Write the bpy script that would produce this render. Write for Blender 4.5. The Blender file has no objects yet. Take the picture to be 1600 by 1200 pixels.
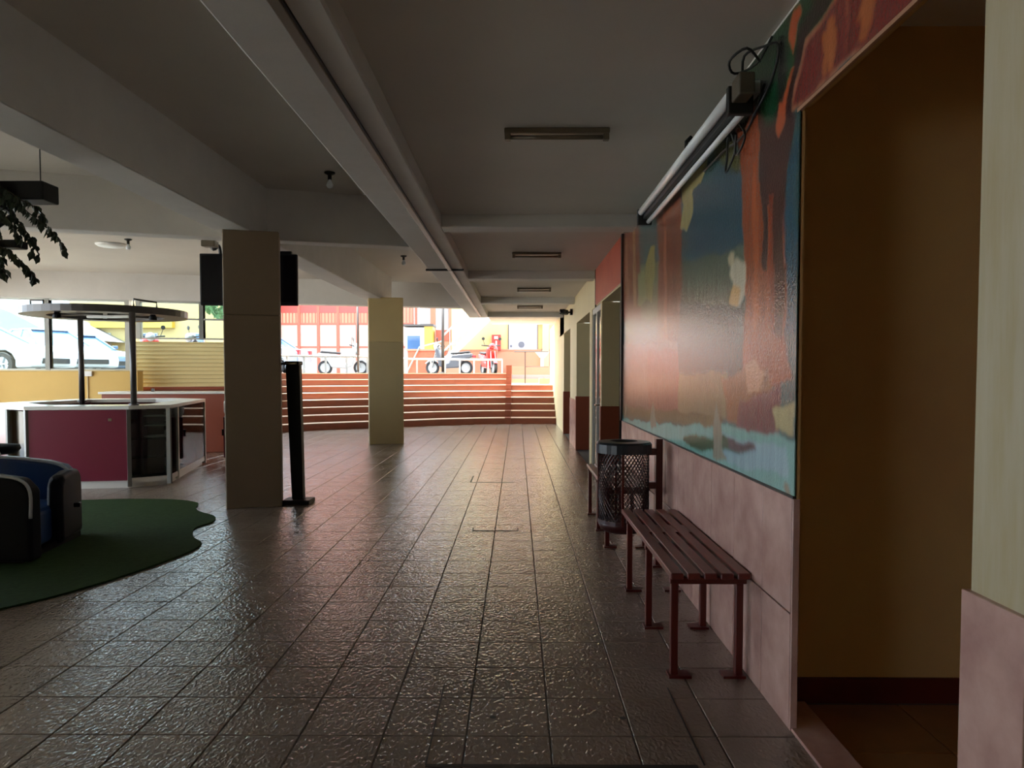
import bpy, bmesh, math, random
import numpy as np
from mathutils import Vector, Matrix

random.seed(7)
R = math.radians
sc = bpy.context.scene
C = sc.collection

# ------------------------------------------------------------------ camera
F_PX, CAM_H = 1120.0, 1.435
cam_d = bpy.data.cameras.new('camera')
cam = bpy.data.objects.new('camera', cam_d)
C.objects.link(cam)
cam_d.sensor_fit = 'HORIZONTAL'
cam_d.sensor_width = 36.0
cam_d.lens = 36.0 * F_PX / 1600.0
cam_d.shift_y = 26.0 / 1600.0
cam_d.clip_start = 0.05
cam_d.clip_end = 400
cam.location = (0, 0, CAM_H)
PITCH, YAW = math.atan(43 / F_PX), math.atan(8 / F_PX)
cam.rotation_euler = (math.pi / 2 - PITCH, 0, YAW)
sc.camera = cam

# ------------------------------------------------------------------ world, sun, exposure
w = bpy.data.worlds.new('overcast_sky')
sc.world = w
w.use_nodes = True
bg = w.node_tree.nodes['Background']
bg.inputs['Color'].default_value = (0.72, 0.86, 1.0, 1)
bg.inputs['Strength'].default_value = 1.0
sun_d = bpy.data.lights.new('hazy_sun', 'SUN')
sun_d.energy = 4.2
sun_d.angle = R(4)
sun_d.color = (1.0, 0.97, 0.92)
sun = bpy.data.objects.new('hazy_sun', sun_d)
C.objects.link(sun)
sun.rotation_euler = Vector((0.42, 0.03, -0.91)).to_track_quat('-Z', 'Y').to_euler()
sc.view_settings.view_transform = 'Standard'
sc.view_settings.look = 'None'
sc.view_settings.gamma = 1
sc.view_settings.use_curve_mapping = False
sc.view_settings.exposure = 3.25
sc.cycles.max_bounces = 10
sc.cycles.diffuse_bounces = 7
sc.cycles.glossy_bounces = 4
sc.cycles.transmission_bounces = 6
sc.cycles.transparent_max_bounces = 8

# ------------------------------------------------------------------ materials
def lin(c):
    return tuple(((v / 255) / 12.92 if v / 255 <= 0.04045 else ((v / 255 + 0.055) / 1.055) ** 2.4) for v in c) + (1,)

def mat(name, rgb, rough=0.6, metal=0.0, var=0.0, vscale=3.0, bump=0.0, bscale=60.0, spec=0.5, rgb2=None, stretch=None, coat=0.0, detail=4.0):
    m = bpy.data.materials.new(name)
    m.use_nodes = True
    nt = m.node_tree
    b = nt.nodes['Principled BSDF']
    b.inputs['Roughness'].default_value = rough
    b.inputs['Metallic'].default_value = metal
    b.inputs['Specular IOR Level'].default_value = spec
    if coat:
        b.inputs['Coat Weight'].default_value = coat
        b.inputs['Coat Roughness'].default_value = 0.12
    c1 = lin(rgb)
    b.inputs['Base Color'].default_value = c1
    co = None
    if var > 0 or bump > 0:
        co = nt.nodes.new('ShaderNodeTexCoord')
        mp = nt.nodes.new('ShaderNodeMapping')
        if stretch: mp.inputs['Scale'].default_value = stretch
        nt.links.new(co.outputs['Object'], mp.inputs['Vector'])
    if var > 0:
        n = nt.nodes.new('ShaderNodeTexNoise')
        n.inputs['Scale'].default_value = vscale
        n.inputs['Detail'].default_value = detail
        n.inputs['Roughness'].default_value = 0.6
        nt.links.new(mp.outputs[0], n.inputs['Vector'])
        r = nt.nodes.new('ShaderNodeValToRGB')
        r.color_ramp.elements[0].position = 0.3
        r.color_ramp.elements[1].position = 0.7
        c2 = lin(rgb2) if rgb2 else tuple(v * (1 - var) for v in c1[:3]) + (1,)
        r.color_ramp.elements[0].color = c2
        r.color_ramp.elements[1].color = c1
        nt.links.new(n.outputs['Fac'], r.inputs['Fac'])
        nt.links.new(r.outputs['Color'], b.inputs['Base Color'])
    if bump > 0:
        n2 = nt.nodes.new('ShaderNodeTexNoise')
        n2.inputs['Scale'].default_value = bscale
        n2.inputs['Detail'].default_value = 3
        nt.links.new(mp.outputs[0], n2.inputs['Vector'])
        bp = nt.nodes.new('ShaderNodeBump')
        bp.inputs['Strength'].default_value = bump
        bp.inputs['Distance'].default_value = 0.01
        nt.links.new(n2.outputs['Fac'], bp.inputs['Height'])
        nt.links.new(bp.outputs['Normal'], b.inputs['Normal'])
    return m

def glass_mat(name, tint=(235, 245, 245), alpha=0.88, rough=0.03):
    m = bpy.data.materials.new(name)
    m.use_nodes = True
    nt = m.node_tree
    nt.nodes.remove(nt.nodes['Principled BSDF'])
    out = nt.nodes['Material Output']
    t = nt.nodes.new('ShaderNodeBsdfTransparent')
    t.inputs['Color'].default_value = lin(tint)
    g = nt.nodes.new('ShaderNodeBsdfGlossy')
    g.inputs['Roughness'].default_value = rough
    fr = nt.nodes.new('ShaderNodeFresnel')
    fr.inputs['IOR'].default_value = 1.4
    mx = nt.nodes.new('ShaderNodeMixShader')
    nt.links.new(fr.outputs[0], mx.inputs[0])
    nt.links.new(t.outputs[0], mx.inputs[1])
    nt.links.new(g.outputs[0], mx.inputs[2])
    nt.links.new(mx.outputs[0], out.inputs['Surface'])
    return m

M = {}
M['ceiling'] = mat('ceiling_paint', (206, 200, 190), 0.8, var=0.10, vscale=0.7, bump=0.15, bscale=9)
M['beam'] = mat('beam_paint', (208, 205, 200), 0.7, var=0.12, vscale=1.6, bump=0.2, bscale=14)
M['pillar'] = mat('pillar_paint', (184, 162, 112), 0.6, var=0.08, vscale=1.5, bump=0.1, bscale=20)
M['pillar_low'] = mat('pillar_lower_paint', (170, 152, 110), 0.5, var=0.08, vscale=1.5, bump=0.1, bscale=20)
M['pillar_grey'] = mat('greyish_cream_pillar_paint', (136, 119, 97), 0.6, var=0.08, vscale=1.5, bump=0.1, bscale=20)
M['trim_tan'] = mat('tan_trim', (170, 124, 92), 0.5)
M['wall'] = mat('cream_wall_paint', (214, 196, 150), 0.6, var=0.08, vscale=1.2)
M['pier'] = mat('weathered_cream_paint', (186, 174, 146), 0.6, var=0.4, vscale=5, rgb2=(176, 158, 118), stretch=(4, 4, 0.5))
M['yellow'] = mat('yellow_wall_paint', (216, 180, 104), 0.6, var=0.06, vscale=1.5)
M['mustard'] = mat('mustard_wall_paint', (204, 168, 108), 0.6, var=0.35, vscale=0.9, rgb2=(188, 142, 92))
M['dado'] = mat('brick_red_dado', (140, 66, 40), 0.5, var=0.1)
M['dark_red'] = mat('dark_red_baseboard', (92, 22, 14), 0.4, var=0.2, vscale=6)
M['pink_tile'] = mat('pink_marble_tile', (206, 166, 152), 0.22, var=0.5, vscale=4.5, rgb2=(172, 128, 118), detail=8)
M['grout'] = mat('grout', (92, 82, 72), 0.8, var=0.2, vscale=20)
M['wall_grout'] = mat('wall_grout', (70, 54, 48), 0.8)
M['brown_tile'] = mat('brown_floor_tile', (150, 100, 60), 0.35, var=0.3, vscale=5)
M['step'] = mat('terracotta_step_tile', (122, 64, 44), 0.45, var=0.25, vscale=3, stretch=(1, 1, 6))
M['tread'] = mat('skylit_tread_tone', (206, 182, 158), 0.5, var=0.1)  # skylight on the treads is put into this paler colour
M['redwood'] = mat('red_brown_metal_paint', (116, 46, 38), 0.32, var=0.35, vscale=9, rgb2=(82, 28, 24), stretch=(3, .6, 3), spec=.5)
M['bench_leg'] = mat('dark_red_enamel', (84, 22, 16), 0.3)
M['black'] = mat('black_plastic', (9, 10, 15), 0.5, spec=0.25)
M['screen'] = mat('dark_glass_screen', (8, 10, 18), 0.12)
M['lid'] = mat('black_lid_paint', (30, 33, 38), 0.3)
M['wire'] = mat('expanded_metal_paint', (52, 30, 28), 0.4, metal=0.3)
M['dark_bin'] = mat('bin_base_enamel', (60, 16, 16), 0.4)
M['chrome'] = mat('chrome_tube', (215, 220, 225), 0.12, metal=1.0)
M['steel'] = mat('grey_steel', (120, 120, 118), 0.4, metal=0.6)
M['alu'] = mat('aluminium_frame', (186, 188, 184), 0.4, metal=0.5)
M['white'] = mat('white_enamel', (232, 232, 228), 0.35)
M['tube'] = mat('fluorescent_tube_glass', (236, 238, 236), 0.2)
M['fixture'] = mat('fixture_housing', (104, 92, 74), 0.4)
M['dark_metal'] = mat('dark_cable', (24, 24, 20), 0.5)
M['blue'] = mat('blue_vinyl', (24, 62, 118), 0.35, var=0.15, vscale=4)
M['navy'] = mat('navy_vinyl', (9, 11, 26), 0.6, var=0.1, spec=0.2)
M['piping'] = mat('grey_piping', (176, 186, 200), 0.35)
M['turf'] = mat('green_turf', (52, 78, 42), 0.95, var=0.35, vscale=30, bump=0.8, bscale=220, spec=0.1)
M['maroon'] = mat('maroon_laminate', (108, 24, 48), 0.3, var=0.08)
M['maroon2'] = mat('dark_maroon_laminate', (74, 22, 28), 0.28)
M['white_lam'] = mat('white_laminate', (216, 210, 202), 0.3)
M['counter'] = mat('pale_counter_top', (222, 220, 214), 0.18)
M['kiosk_metal'] = mat('dark_bronze_metal', (72, 68, 66), 0.35, metal=0.4)
M['slat'] = mat('cream_slat_paint', (226, 206, 150), 0.5, var=0.05)
M['leaf'] = mat('dark_leaf', (44, 62, 34), 0.5, var=0.4, vscale=12)
M['stem'] = mat('vine_stem', (60, 52, 34), 0.7)
M['glass'] = glass_mat('window_glass')
M['case_glass'] = glass_mat('display_glass', (225, 232, 230))
M['door_dark'] = mat('dark_door', (38, 30, 26), 0.35)
M['asphalt'] = mat('pale_bounce_yard', (186, 182, 174), 0.9, var=0.12, vscale=0.8)
M['street'] = mat('street_asphalt', (112, 110, 106), 0.9, var=0.12, vscale=0.8)
M['orange_panel'] = mat('orange_sign_panel', (206, 104, 76), 0.3, var=0.25, vscale=2.5, rgb2=(190, 84, 66))
# outdoors
M['car_white'] = mat('white_car_paint', (172, 176, 180), 0.15, coat=0.6)
M['car_silver'] = mat('silver_car_paint', (124, 132, 140), 0.2, metal=0.4, coat=0.5)
M['car_blue'] = mat('grey_blue_car_paint', (62, 82, 106), 0.2, coat=0.6)
M['car_glass'] = mat('car_window_glass', (52, 82, 118), 0.06, spec=0.8)
M['tyre'] = mat('tyre_rubber', (28, 28, 30), 0.8)
M['rim'] = mat('alloy_rim', (176, 180, 184), 0.3, metal=0.7)
M['lamp_clear'] = mat('headlamp_glass', (220, 226, 232), 0.1)
M['lamp_red'] = mat('tail_lamp_red', (190, 24, 32), 0.15)
M['scooter_red'] = mat('red_scooter_plastic', (196, 30, 30), 0.2, coat=0.5)
M['scooter_white'] = mat('white_scooter_plastic', (150, 150, 150), 0.25)
M['scooter_grey'] = mat('grey_scooter_plastic', (70, 72, 78), 0.3)
M['gate_orange'] = mat('orange_red_gate_paint', (160, 62, 38), 0.45)
M['gate_red'] = mat('red_gate_header', (158, 46, 34), 0.45)
M['gate_panel'] = mat('peach_gate_panel', (166, 136, 122), 0.5, var=0.06)
M['facade_y'] = mat('pale_yellow_facade', (172, 150, 100), 0.8, var=0.05)
M['facade_w'] = mat('white_facade', (160, 160, 158), 0.8)
M['facade_p'] = mat('peach_facade', (164, 110, 84), 0.8, var=0.06)
M['roof_grey'] = mat('grey_roof', (120, 118, 114), 0.8)
M['brick'] = mat('brick_wall', (170, 88, 60), 0.8, var=0.2, vscale=8)
M['pole'] = mat('dark_pole', (66, 60, 56), 0.5, metal=0.3)
M['rail_white'] = mat('white_rail_paint', (176, 176, 172), 0.4)
M['rail_green'] = mat('grey_green_rail', (120, 150, 140), 0.4)
M['foliage'] = mat('tree_leaf', (84, 116, 66), 0.7, var=0.3, vscale=4)
M['hydrant_red'] = mat('red_cabinet', (150, 38, 32), 0.35)
M['poster'] = mat('poster_paper', (146, 144, 160), 0.3)
M['yellow_box'] = mat('yellow_plastic', (190, 160, 50), 0.4)

def floor_mat():
    m = bpy.data.materials.new('embossed_floor_tile')
    m.use_nodes = True
    nt = m.node_tree
    b = nt.nodes['Principled BSDF']
    geo = nt.nodes.new('ShaderNodeNewGeometry')
    n = nt.nodes.new('ShaderNodeTexNoise')
    n.inputs['Scale'].default_value = 1.3
    n.inputs['Detail'].default_value = 6
    nt.links.new(geo.outputs['Position'], n.inputs['Vector'])
    r = nt.nodes.new('ShaderNodeValToRGB')
    r.color_ramp.elements[0].position = 0.3
    r.color_ramp.elements[1].position = 0.7
    r.color_ramp.elements[0].color = lin((121, 107, 96))
    r.color_ramp.elements[1].color = lin((150, 137, 126))
    nt.links.new(n.outputs['Fac'], r.inputs['Fac'])
    nt.links.new(r.outputs['Color'], b.inputs['Base Color'])
    b.inputs['Roughness'].default_value = 0.14
    b.inputs['Specular IOR Level'].default_value = 0.9
    mpf = nt.nodes.new('ShaderNodeMapping')
    mpf.inputs['Scale'].default_value = (1.0, 0.62, 1.0)
    nt.links.new(geo.outputs['Position'], mpf.inputs['Vector'])
    v = nt.nodes.new('ShaderNodeTexNoise')
    v.inputs['Scale'].default_value = 64
    v.inputs['Detail'].default_value = 0.6
    v.inputs['Distortion'].default_value = 0.6
    nt.links.new(mpf.outputs[0], v.inputs['Vector'])
    bp = nt.nodes.new('ShaderNodeBump')
    bp.inputs['Strength'].default_value = 0.75
    bp.inputs['Distance'].default_value = 0.006
    nt.links.new(v.outputs['Fac'], bp.inputs['Height'])
    nt.links.new(bp.outputs['Normal'], b.inputs['Normal'])
    return m
M['floor'] = floor_mat()

def mural_mat():
    m = bpy.data.materials.new('painted_mural')
    m.use_nodes = True
    nt = m.node_tree
    b = nt.nodes['Principled BSDF']
    a = nt.nodes.new('ShaderNodeVertexColor')
    a.layer_name = 'paint'
    geo = nt.nodes.new('ShaderNodeNewGeometry')
    mp = nt.nodes.new('ShaderNodeMapping')
    mp.inputs['Scale'].default_value = (1, 1, 0.12)
    nt.links.new(geo.outputs['Position'], mp.inputs['Vector'])
    n = nt.nodes.new('ShaderNodeTexNoise')
    n.inputs['Scale'].default_value = 28
    n.inputs['Detail'].default_value = 4
    nt.links.new(mp.outputs[0], n.inputs['Vector'])
    mr = nt.nodes.new('ShaderNodeMapRange')
    mr.inputs[3].default_value = 0.75
    mr.inputs[4].default_value = 1.25
    nt.links.new(n.outputs['Fac'], mr.inputs[0])
    mx = nt.nodes.new('ShaderNodeMix')
    mx.data_type = 'RGBA'
    mx.blend_type = 'MULTIPLY'
    mx.inputs[0].default_value = 1.0
    nt.links.new(a.outputs['Color'], mx.inputs[6])
    nt.links.new(mr.outputs[0], mx.inputs[7])
    nt.links.new(mx.outputs[2], b.inputs['Base Color'])
    b.inputs['Roughness'].default_value = 0.07
    b.inputs['Specular IOR Level'].default_value = 1.0
    n2 = nt.nodes.new('ShaderNodeTexNoise')
    n2.inputs['Scale'].default_value = 95
    n2.inputs['Detail'].default_value = 3
    nt.links.new(geo.outputs['Position'], n2.inputs['Vector'])
    bp = nt.nodes.new('ShaderNodeBump')
    bp.inputs['Strength'].default_value = 0.5
    bp.inputs['Distance'].default_value = 0.004
    nt.links.new(n2.outputs['Fac'], bp.inputs['Height'])
    nt.links.new(bp.outputs['Normal'], b.inputs['Normal'])
    return m
M['mural'] = mural_mat()

# ------------------------------------------------------------------ mesh helpers
class MB:
    def __init__(s):
        s.v, s.f = [], []
    def add(s, vs, fs):
        o = len(s.v)
        s.v += [tuple(p) for p in vs]
        s.f += [tuple(i + o for i in f) for f in fs]
        return s
    def box(s, x0, x1, y0, y1, z0, z1):
        return s.add([(x0, y0, z0), (x1, y0, z0), (x1, y1, z0), (x0, y1, z0), (x0, y0, z1), (x1, y0, z1), (x1, y1, z1), (x0, y1, z1)],
                     [(0, 3, 2, 1), (4, 5, 6, 7), (0, 1, 5, 4), (1, 2, 6, 5), (2, 3, 7, 6), (3, 0, 4, 7)])
    def obox(s, c, d, rz=0, z0=0, z1=1):          # centre xy, size xy, rotation
        ca, sa = math.cos(rz), math.sin(rz)
        pts = [(c[0] + a * d[0] / 2 * ca - b * d[1] / 2 * sa, c[1] + a * d[0] / 2 * sa + b * d[1] / 2 * ca) for a, b in ((-1, -1), (1, -1), (1, 1), (-1, 1))]
        return s.prism(pts, z0, z1)
    def prism(s, pts, z0, z1):                      # pts counter-clockwise seen from above
        n = len(pts)
        ar = sum(pts[i][0] * pts[(i + 1) % n][1] - pts[(i + 1) % n][0] * pts[i][1] for i in range(n))
        if ar < 0: pts = pts[::-1]
        return s.add([(p[0], p[1], z0) for p in pts] + [(p[0], p[1], z1) for p in pts],
                     [tuple(range(n))[::-1], tuple(range(n, 2 * n))] + [(i, (i + 1) % n, n + (i + 1) % n, n + i) for i in range(n)])
    def slab(s, p, q, t, z0, z1):                   # wall from p to q, thickness t to the left of p->q
        d = Vector((q[0] - p[0], q[1] - p[1])).normalized()
        n = Vector((-d.y, d.x)) * t
        return s.prism([p, q, (q[0] + n.x, q[1] + n.y), (p[0] + n.x, p[1] + n.y)], z0, z1)
    def extr(s, pts, axis, a, b):                   # 2d profile extruded on axis 'x' (pts=(y,z)) or 'y' (pts=(x,z))
        n = len(pts)
        ar = sum(pts[i][0] * pts[(i + 1) % n][1] - pts[(i + 1) % n][0] * pts[i][1] for i in range(n))
        if (ar < 0) == (axis == 'x'): pts = pts[::-1]
        if axis == 'x': vs = [(a, p[0], p[1]) for p in pts] + [(b, p[0], p[1]) for p in pts]
        else: vs = [(p[0], a, p[1]) for p in pts] + [(p[0], b, p[1]) for p in pts]
        return s.add(vs, [tuple(range(n))[::-1], tuple(range(n, 2 * n))] + [(i, (i + 1) % n, n + (i + 1) % n, n + i) for i in range(n)])
    def tube(s, pts, r, n=8, cap=True, closed=False):
        pts = [Vector(p) for p in pts]
        m = len(pts)
        rings = []
        up = Vector((0, 0, 1))
        prev = None
        for i, p in enumerate(pts):
            if closed: t = (pts[(i + 1) % m] - pts[i - 1]).normalized()
            else: t = (pts[min(i + 1, m - 1)] - pts[max(i - 1, 0)]).normalized()
            if prev is None:
                a = t.cross(up)
                if a.length < 1e-3: a = t.cross(Vector((1, 0, 0)))
            else:
                a = prev - t * prev.dot(t)
            a.normalize(); prev = a
            b = t.cross(a)
            rr = r[i] if isinstance(r, (list, tuple)) else r
            rings.append([p + (a * math.cos(2 * math.pi * k / n) + b * math.sin(2 * math.pi * k / n)) * rr for k in range(n)])
        vs = [q for ring in rings for q in ring]
        fs = []
        for i in range(m if closed else m - 1):
            j = (i + 1) % m
            for k in range(n):
                fs.append((i * n + k, i * n + (k + 1) % n, j * n + (k + 1) % n, j * n + k))
        if cap and not closed:
            fs += [tuple(range(n))[::-1], tuple((m - 1) * n + k for k in range(n))]
        return s.add(vs, fs)
    def lathe(s, prof, c=(0, 0, 0), n=24, axis='z', closed=False):
        vs, fs = [], []
        m = len(prof)
        for r, z in prof:
            for k in range(n):
                a = 2 * math.pi * k / n
                if axis == 'z': vs.append((c[0] + r * math.cos(a), c[1] + r * math.sin(a), c[2] + z))
                elif axis == 'y': vs.append((c[0] + r * math.cos(a), c[1] + z, c[2] + r * math.sin(a)))
                else: vs.append((c[0] + z, c[1] + r * math.cos(a), c[2] + r * math.sin(a)))
        for i in range(m if closed else m - 1):
            j = (i + 1) % m
            for k in range(n):
                fs.append((i * n + k, i * n + (k + 1) % n, j * n + (k + 1) % n, j * n + k))
        if not closed:
            if prof[0][0] > 1e-4: fs.append(tuple(range(n))[::-1])
            if prof[-1][0] > 1e-4: fs.append(tuple((m - 1) * n + k for k in range(n)))
        return s.add(vs, fs)
    def mesh(s, name, m, smooth=False, fix=True):
        me = bpy.data.meshes.new(name)
        me.from_pydata(s.v, [], s.f)
        if fix:
            bm = bmesh.new(); bm.from_mesh(me)
            bmesh.ops.remove_doubles(bm, verts=bm.verts, dist=1e-5)
            bmesh.ops.recalc_face_normals(bm, faces=bm.faces)
            bm.to_mesh(me); bm.free()
        me.materials.append(M[m] if isinstance(m, str) else m)
        if smooth: me.shade_smooth()
        me.update()
        return me
    def build(s, name, m, parent=None, smooth=False, bevel=0, seg=2):
        o = bpy.data.objects.new(name, s.mesh(name, m, smooth and not bevel))
        C.objects.link(o)
        if bevel:
            md = o.modifiers.new('bevel', 'BEVEL')
            md.width = bevel; md.segments = seg; md.limit_method = 'ANGLE'; md.angle_limit = R(35)
            if smooth:
                o.data.shade_smooth()
                md.harden_normals = True
        if parent is not None:
            o.parent = parent
            if parent.get('_w'): o.location = -parent.location
        return o

def thing(name, label, cat, loc=(0, 0, 0), group=None, world=True):
    e = bpy.data.objects.new(name, None)
    C.objects.link(e)
    e.empty_display_size = 0.1
    e.location = loc
    e['label'] = label; e['category'] = cat
    if group: e['group'] = group
    if world: e['_w'] = 1      # child meshes are given in world coordinates
    return e

def tag(o, label, cat, group=None):
    o['label'] = label; o['category'] = cat
    if group: o['group'] = group
    return o

def struct(o, label=None):
    o['kind'] = 'structure'
    if label: o['label'] = label
    return o

def copy_tree(o, parent=None):
    c = o.copy(); C.objects.link(c)
    if parent is not None: c.parent = parent
    for ch in list(o.children): copy_tree(ch, c)
    return c

def project(x, y, z):                               # to the 1600 x 1200 frame, for choosing which tiles are in view
    dx, dy, dz = x, y, z - CAM_H
    c, s = math.cos(-YAW), math.sin(-YAW)
    dx, dy = dx * c - dy * s, dx * s + dy * c
    cp, sp = math.cos(PITCH), math.sin(PITCH)
    f = dy * cp - dz * sp
    u = dy * sp + dz * cp
    return (800 + F_PX * dx / f, 626 - F_PX * u / f, f)

WX = 1.11                                           # face of the right-hand wall
CEIL = 2.895                                        # corridor ceiling
CEIL_L = 3.50                                       # hall ceiling
B4 = lambda x: 14.23 + 0.272 * (x + 10.27)           # line of the outer beam and window wall

# ================================================================== FLOOR
fl = MB().box(-13.2, 3.6, -6.2, 22.0, -0.12, -0.008).build('floor', 'grout')
struct(fl)
TS, X0T, Y0T = 0.33, 0.129, 2.784
def tile_mesh(name, sx, sy, h, bv, m):
    b = MB()
    x, y = sx / 2, sy / 2
    vs = [(-x, -y, 0), (x, -y, 0), (x, y, 0), (-x, y, 0),
          (-x, -y, h - bv), (x, -y, h - bv), (x, y, h - bv), (-x, y, h - bv),
          (-x + bv, -y + bv, h), (x - bv, -y + bv, h), (x - bv, y - bv, h), (-x + bv, y - bv, h)]
    fs = []
    for i in range(4):
        j = (i + 1) % 4
        fs += [(i, j, 4 + j, 4 + i), (4 + i, 4 + j, 8 + j, 8 + i)]
    fs.append((8, 9, 10, 11))
    b.add(vs, fs)
    return b.mesh(name, m, fix=False), vs, fs
tme, tvs, tfs = tile_mesh('floor_tile', TS - 0.006, TS - 0.006, 0.008, 0.0025, 'floor')
cells = []
for i in range(-40, 4):
    for j in range(-26, 58):
        cx, cy = X0T + (i + 0.5) * TS, Y0T + (j + 0.5) * TS
        if cx + TS / 2 > WX + 0.02 and cy > 1.7: continue
        if cx > WX - 0.1: continue
        if cx < -13 or cy > 20.4: continue
        if cx < -7.7 and cy < 9.2: continue
        if cy > 15.4 and cy > B4(cx) + 4.6: continue
        size, vis = 0, False
        if cy > 2.3:
            px, py, f = project(cx, cy, 0)
            if -40 < px < 1640 and py < 1230:
                vis = True
                # tiles hidden under the turf do not count
                if cx < -2.9 and 4.4 < cy < 7.9: vis = False
                if cx < -4.4 and cy > 8.6: vis = False
            size = 1 / f ** 3
        cells.append((-size if vis else 1, cx, cy))
cells.sort()
rest = MB()
for k, (sv, cx, cy) in enumerate(cells):
    if k < 300 and sv < 0:
        o = bpy.data.objects.new('floor_tile', tme)
        C.objects.link(o)
        o.parent = fl
        o.location = (cx, cy, -0.008)
        o.rotation_euler = (random.gauss(0, 0.0012), random.gauss(0, 0.0012), 0)
    else:
        tx, ty = random.gauss(0, 0.0012), random.gauss(0, 0.0012)
        rest.add([(cx + v[0], cy + v[1], -0.008 + v[2] + v[0] * tx + v[1] * ty) for v in tvs], tfs)
ro = bpy.data.objects.new('floor_tiles', rest.mesh('floor_tiles', 'floor', fix=False))
C.objects.link(ro); ro.parent = fl; ro['kind'] = 'stuff'

# ================================================================== CEILING AND BEAMS
ce = MB().box(-0.75, 3.6, -6.2, 21.6, CEIL, 4.0).build('ceiling', 'ceiling')
struct(ce)
MB().prism([(-13.3, -6.2), (-0.75, -6.2), (-0.75, B4(-0.75) + 0.35), (-13.3, B4(-13.3) + 0.35)], CEIL_L, 4.0).build('hall_slab', 'ceiling', ce)
MB().prism([(-8.4, B4(-8.4) + 0.35), (-0.75, B4(-0.75) + 0.35), (-0.75, 21.6), (-4.5, 20.6), (-8.4, 18.0)], 3.75, 4.0).build('added_shade_slab', 'ceiling', ce)  # unseen slab added over the steps to darken them
MB().box(-1.15, -0.70, -6.2, 17.4, 2.777, CEIL_L + 0.1).build('beam', 'beam', ce, bevel=0.012)
MB().box(-0.895, -0.845, -6.2, 16.9, 2.758, 2.779).build('conduit', 'fixture', ce, bevel=0.006)
MB().box(-0.845, -0.838, -6.2, 16.9, 2.765, 2.779).build('cable_or_shadow_gap', 'dark_metal', ce)  # dark strip standing in for the shadow beside the conduit
b2 = MB(); b2.prism([(-3.30, -6.2), (-2.96, -6.2), (-2.72, 15.6), (-3.10, 15.6)], 2.93, CEIL_L + 0.1); b2.build('beam', 'beam', ce, bevel=0.012)
L1 = lambda x: 7.31 + 0.314 * (x + 5.256)
MB().prism([(-13.2, L1(-13.2)), (-1.15, L1(-1.15)), (-1.15, L1(-1.15) + 0.25), (-13.2, L1(-13.2) + 0.25)], 2.93, CEIL_L + 0.1).build('beam', 'beam', ce, bevel=0.01)
MB().prism([(-13.2, L1(-13.2) - 7), (-1.15, L1(-1.15) - 7), (-1.15, L1(-1.15) - 6.75), (-13.2, L1(-13.2) - 6.75)], 2.93, CEIL_L + 0.1).build('beam', 'beam', ce, bevel=0.01)
MB().prism([(-13.2, B4(-13.2)), (-0.9, B4(-0.9)), (-0.9, B4(-0.9) + 0.35), (-13.2, B4(-13.2) + 0.35)], 2.95, CEIL_L + 0.1).build('beam', 'beam', ce, bevel=0.01)
for y in (-0.4, 3.05 - 0.0, 6.653, 10.3, 13.85, 17.2):
    if y == 3.05: continue
    MB().box(-0.70, WX, y, y + 0.25, 2.777, CEIL + 0.05).build('beam', 'beam', ce, bevel=0.01)
# clip bands across the long beam
MB().box(-1.18, -0.69, 9.3, 9.34, 2.755, 2.78).build('cable_clip', 'dark_metal', ce)

# pillars
def pillar(name, label, fl_pt, ang, wd, dp, top, split, mu='pillar', ml='pillar_low'):
    ca, sa = math.cos(ang), math.sin(ang)
    a = Vector(fl_pt); u = Vector((ca, sa)); n = Vector((-sa, ca))
    pts = [a, a + u * wd, a + u * wd + n * dp, a + n * dp]
    e = thing(name, label, 'pillar', (fl_pt[0] + wd / 2, fl_pt[1] + dp / 2, 0))
    MB().prism([tuple(p) for p in pts], 0, split).build('lower_shaft', ml, e, bevel=0.012)
    MB().prism([tuple(p) for p in pts], split, top).build('upper_shaft', mu, e, bevel=0.012)
    return e
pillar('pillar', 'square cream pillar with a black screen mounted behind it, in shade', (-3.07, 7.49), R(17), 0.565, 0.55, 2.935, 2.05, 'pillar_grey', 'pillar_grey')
pillar('pillar', 'square two-tone yellow pillar standing in front of the brick-red steps', (-2.97, 14.35), R(13), 0.69, 0.60, 2.955, 2.06)

# ================================================================== RIGHT WALL
wr = MB()
wr.box(WX, WX + 0.14, 3.16, 7.5, 0, CEIL)

wr_o = wr.build('wall_right', 'wall'); struct(wr_o)
MB().box(WX, WX + 0.012, 2.84, 3.16, 0, CEIL).build('fin_jamb', 'mustard', wr_o)
def wpart(name, m, *bx, **k): return MB().box(*bx).build(name, m, wr_o, **k)
wpart('header', 'mustard', WX, WX + 0.03, 1.741, 2.84, 2.468, CEIL)
wpart('pier', 'pier', WX, WX + 0.14, 1.50, 1.741, 0, CEIL)
wpart('header', 'wall', WX, WX + 0.14, 0.2, 1.50, 2.468, CEIL)
wpart('wall_section', 'wall', WX, WX + 0.14, -6.2, 0.2, 0, CEIL)
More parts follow.
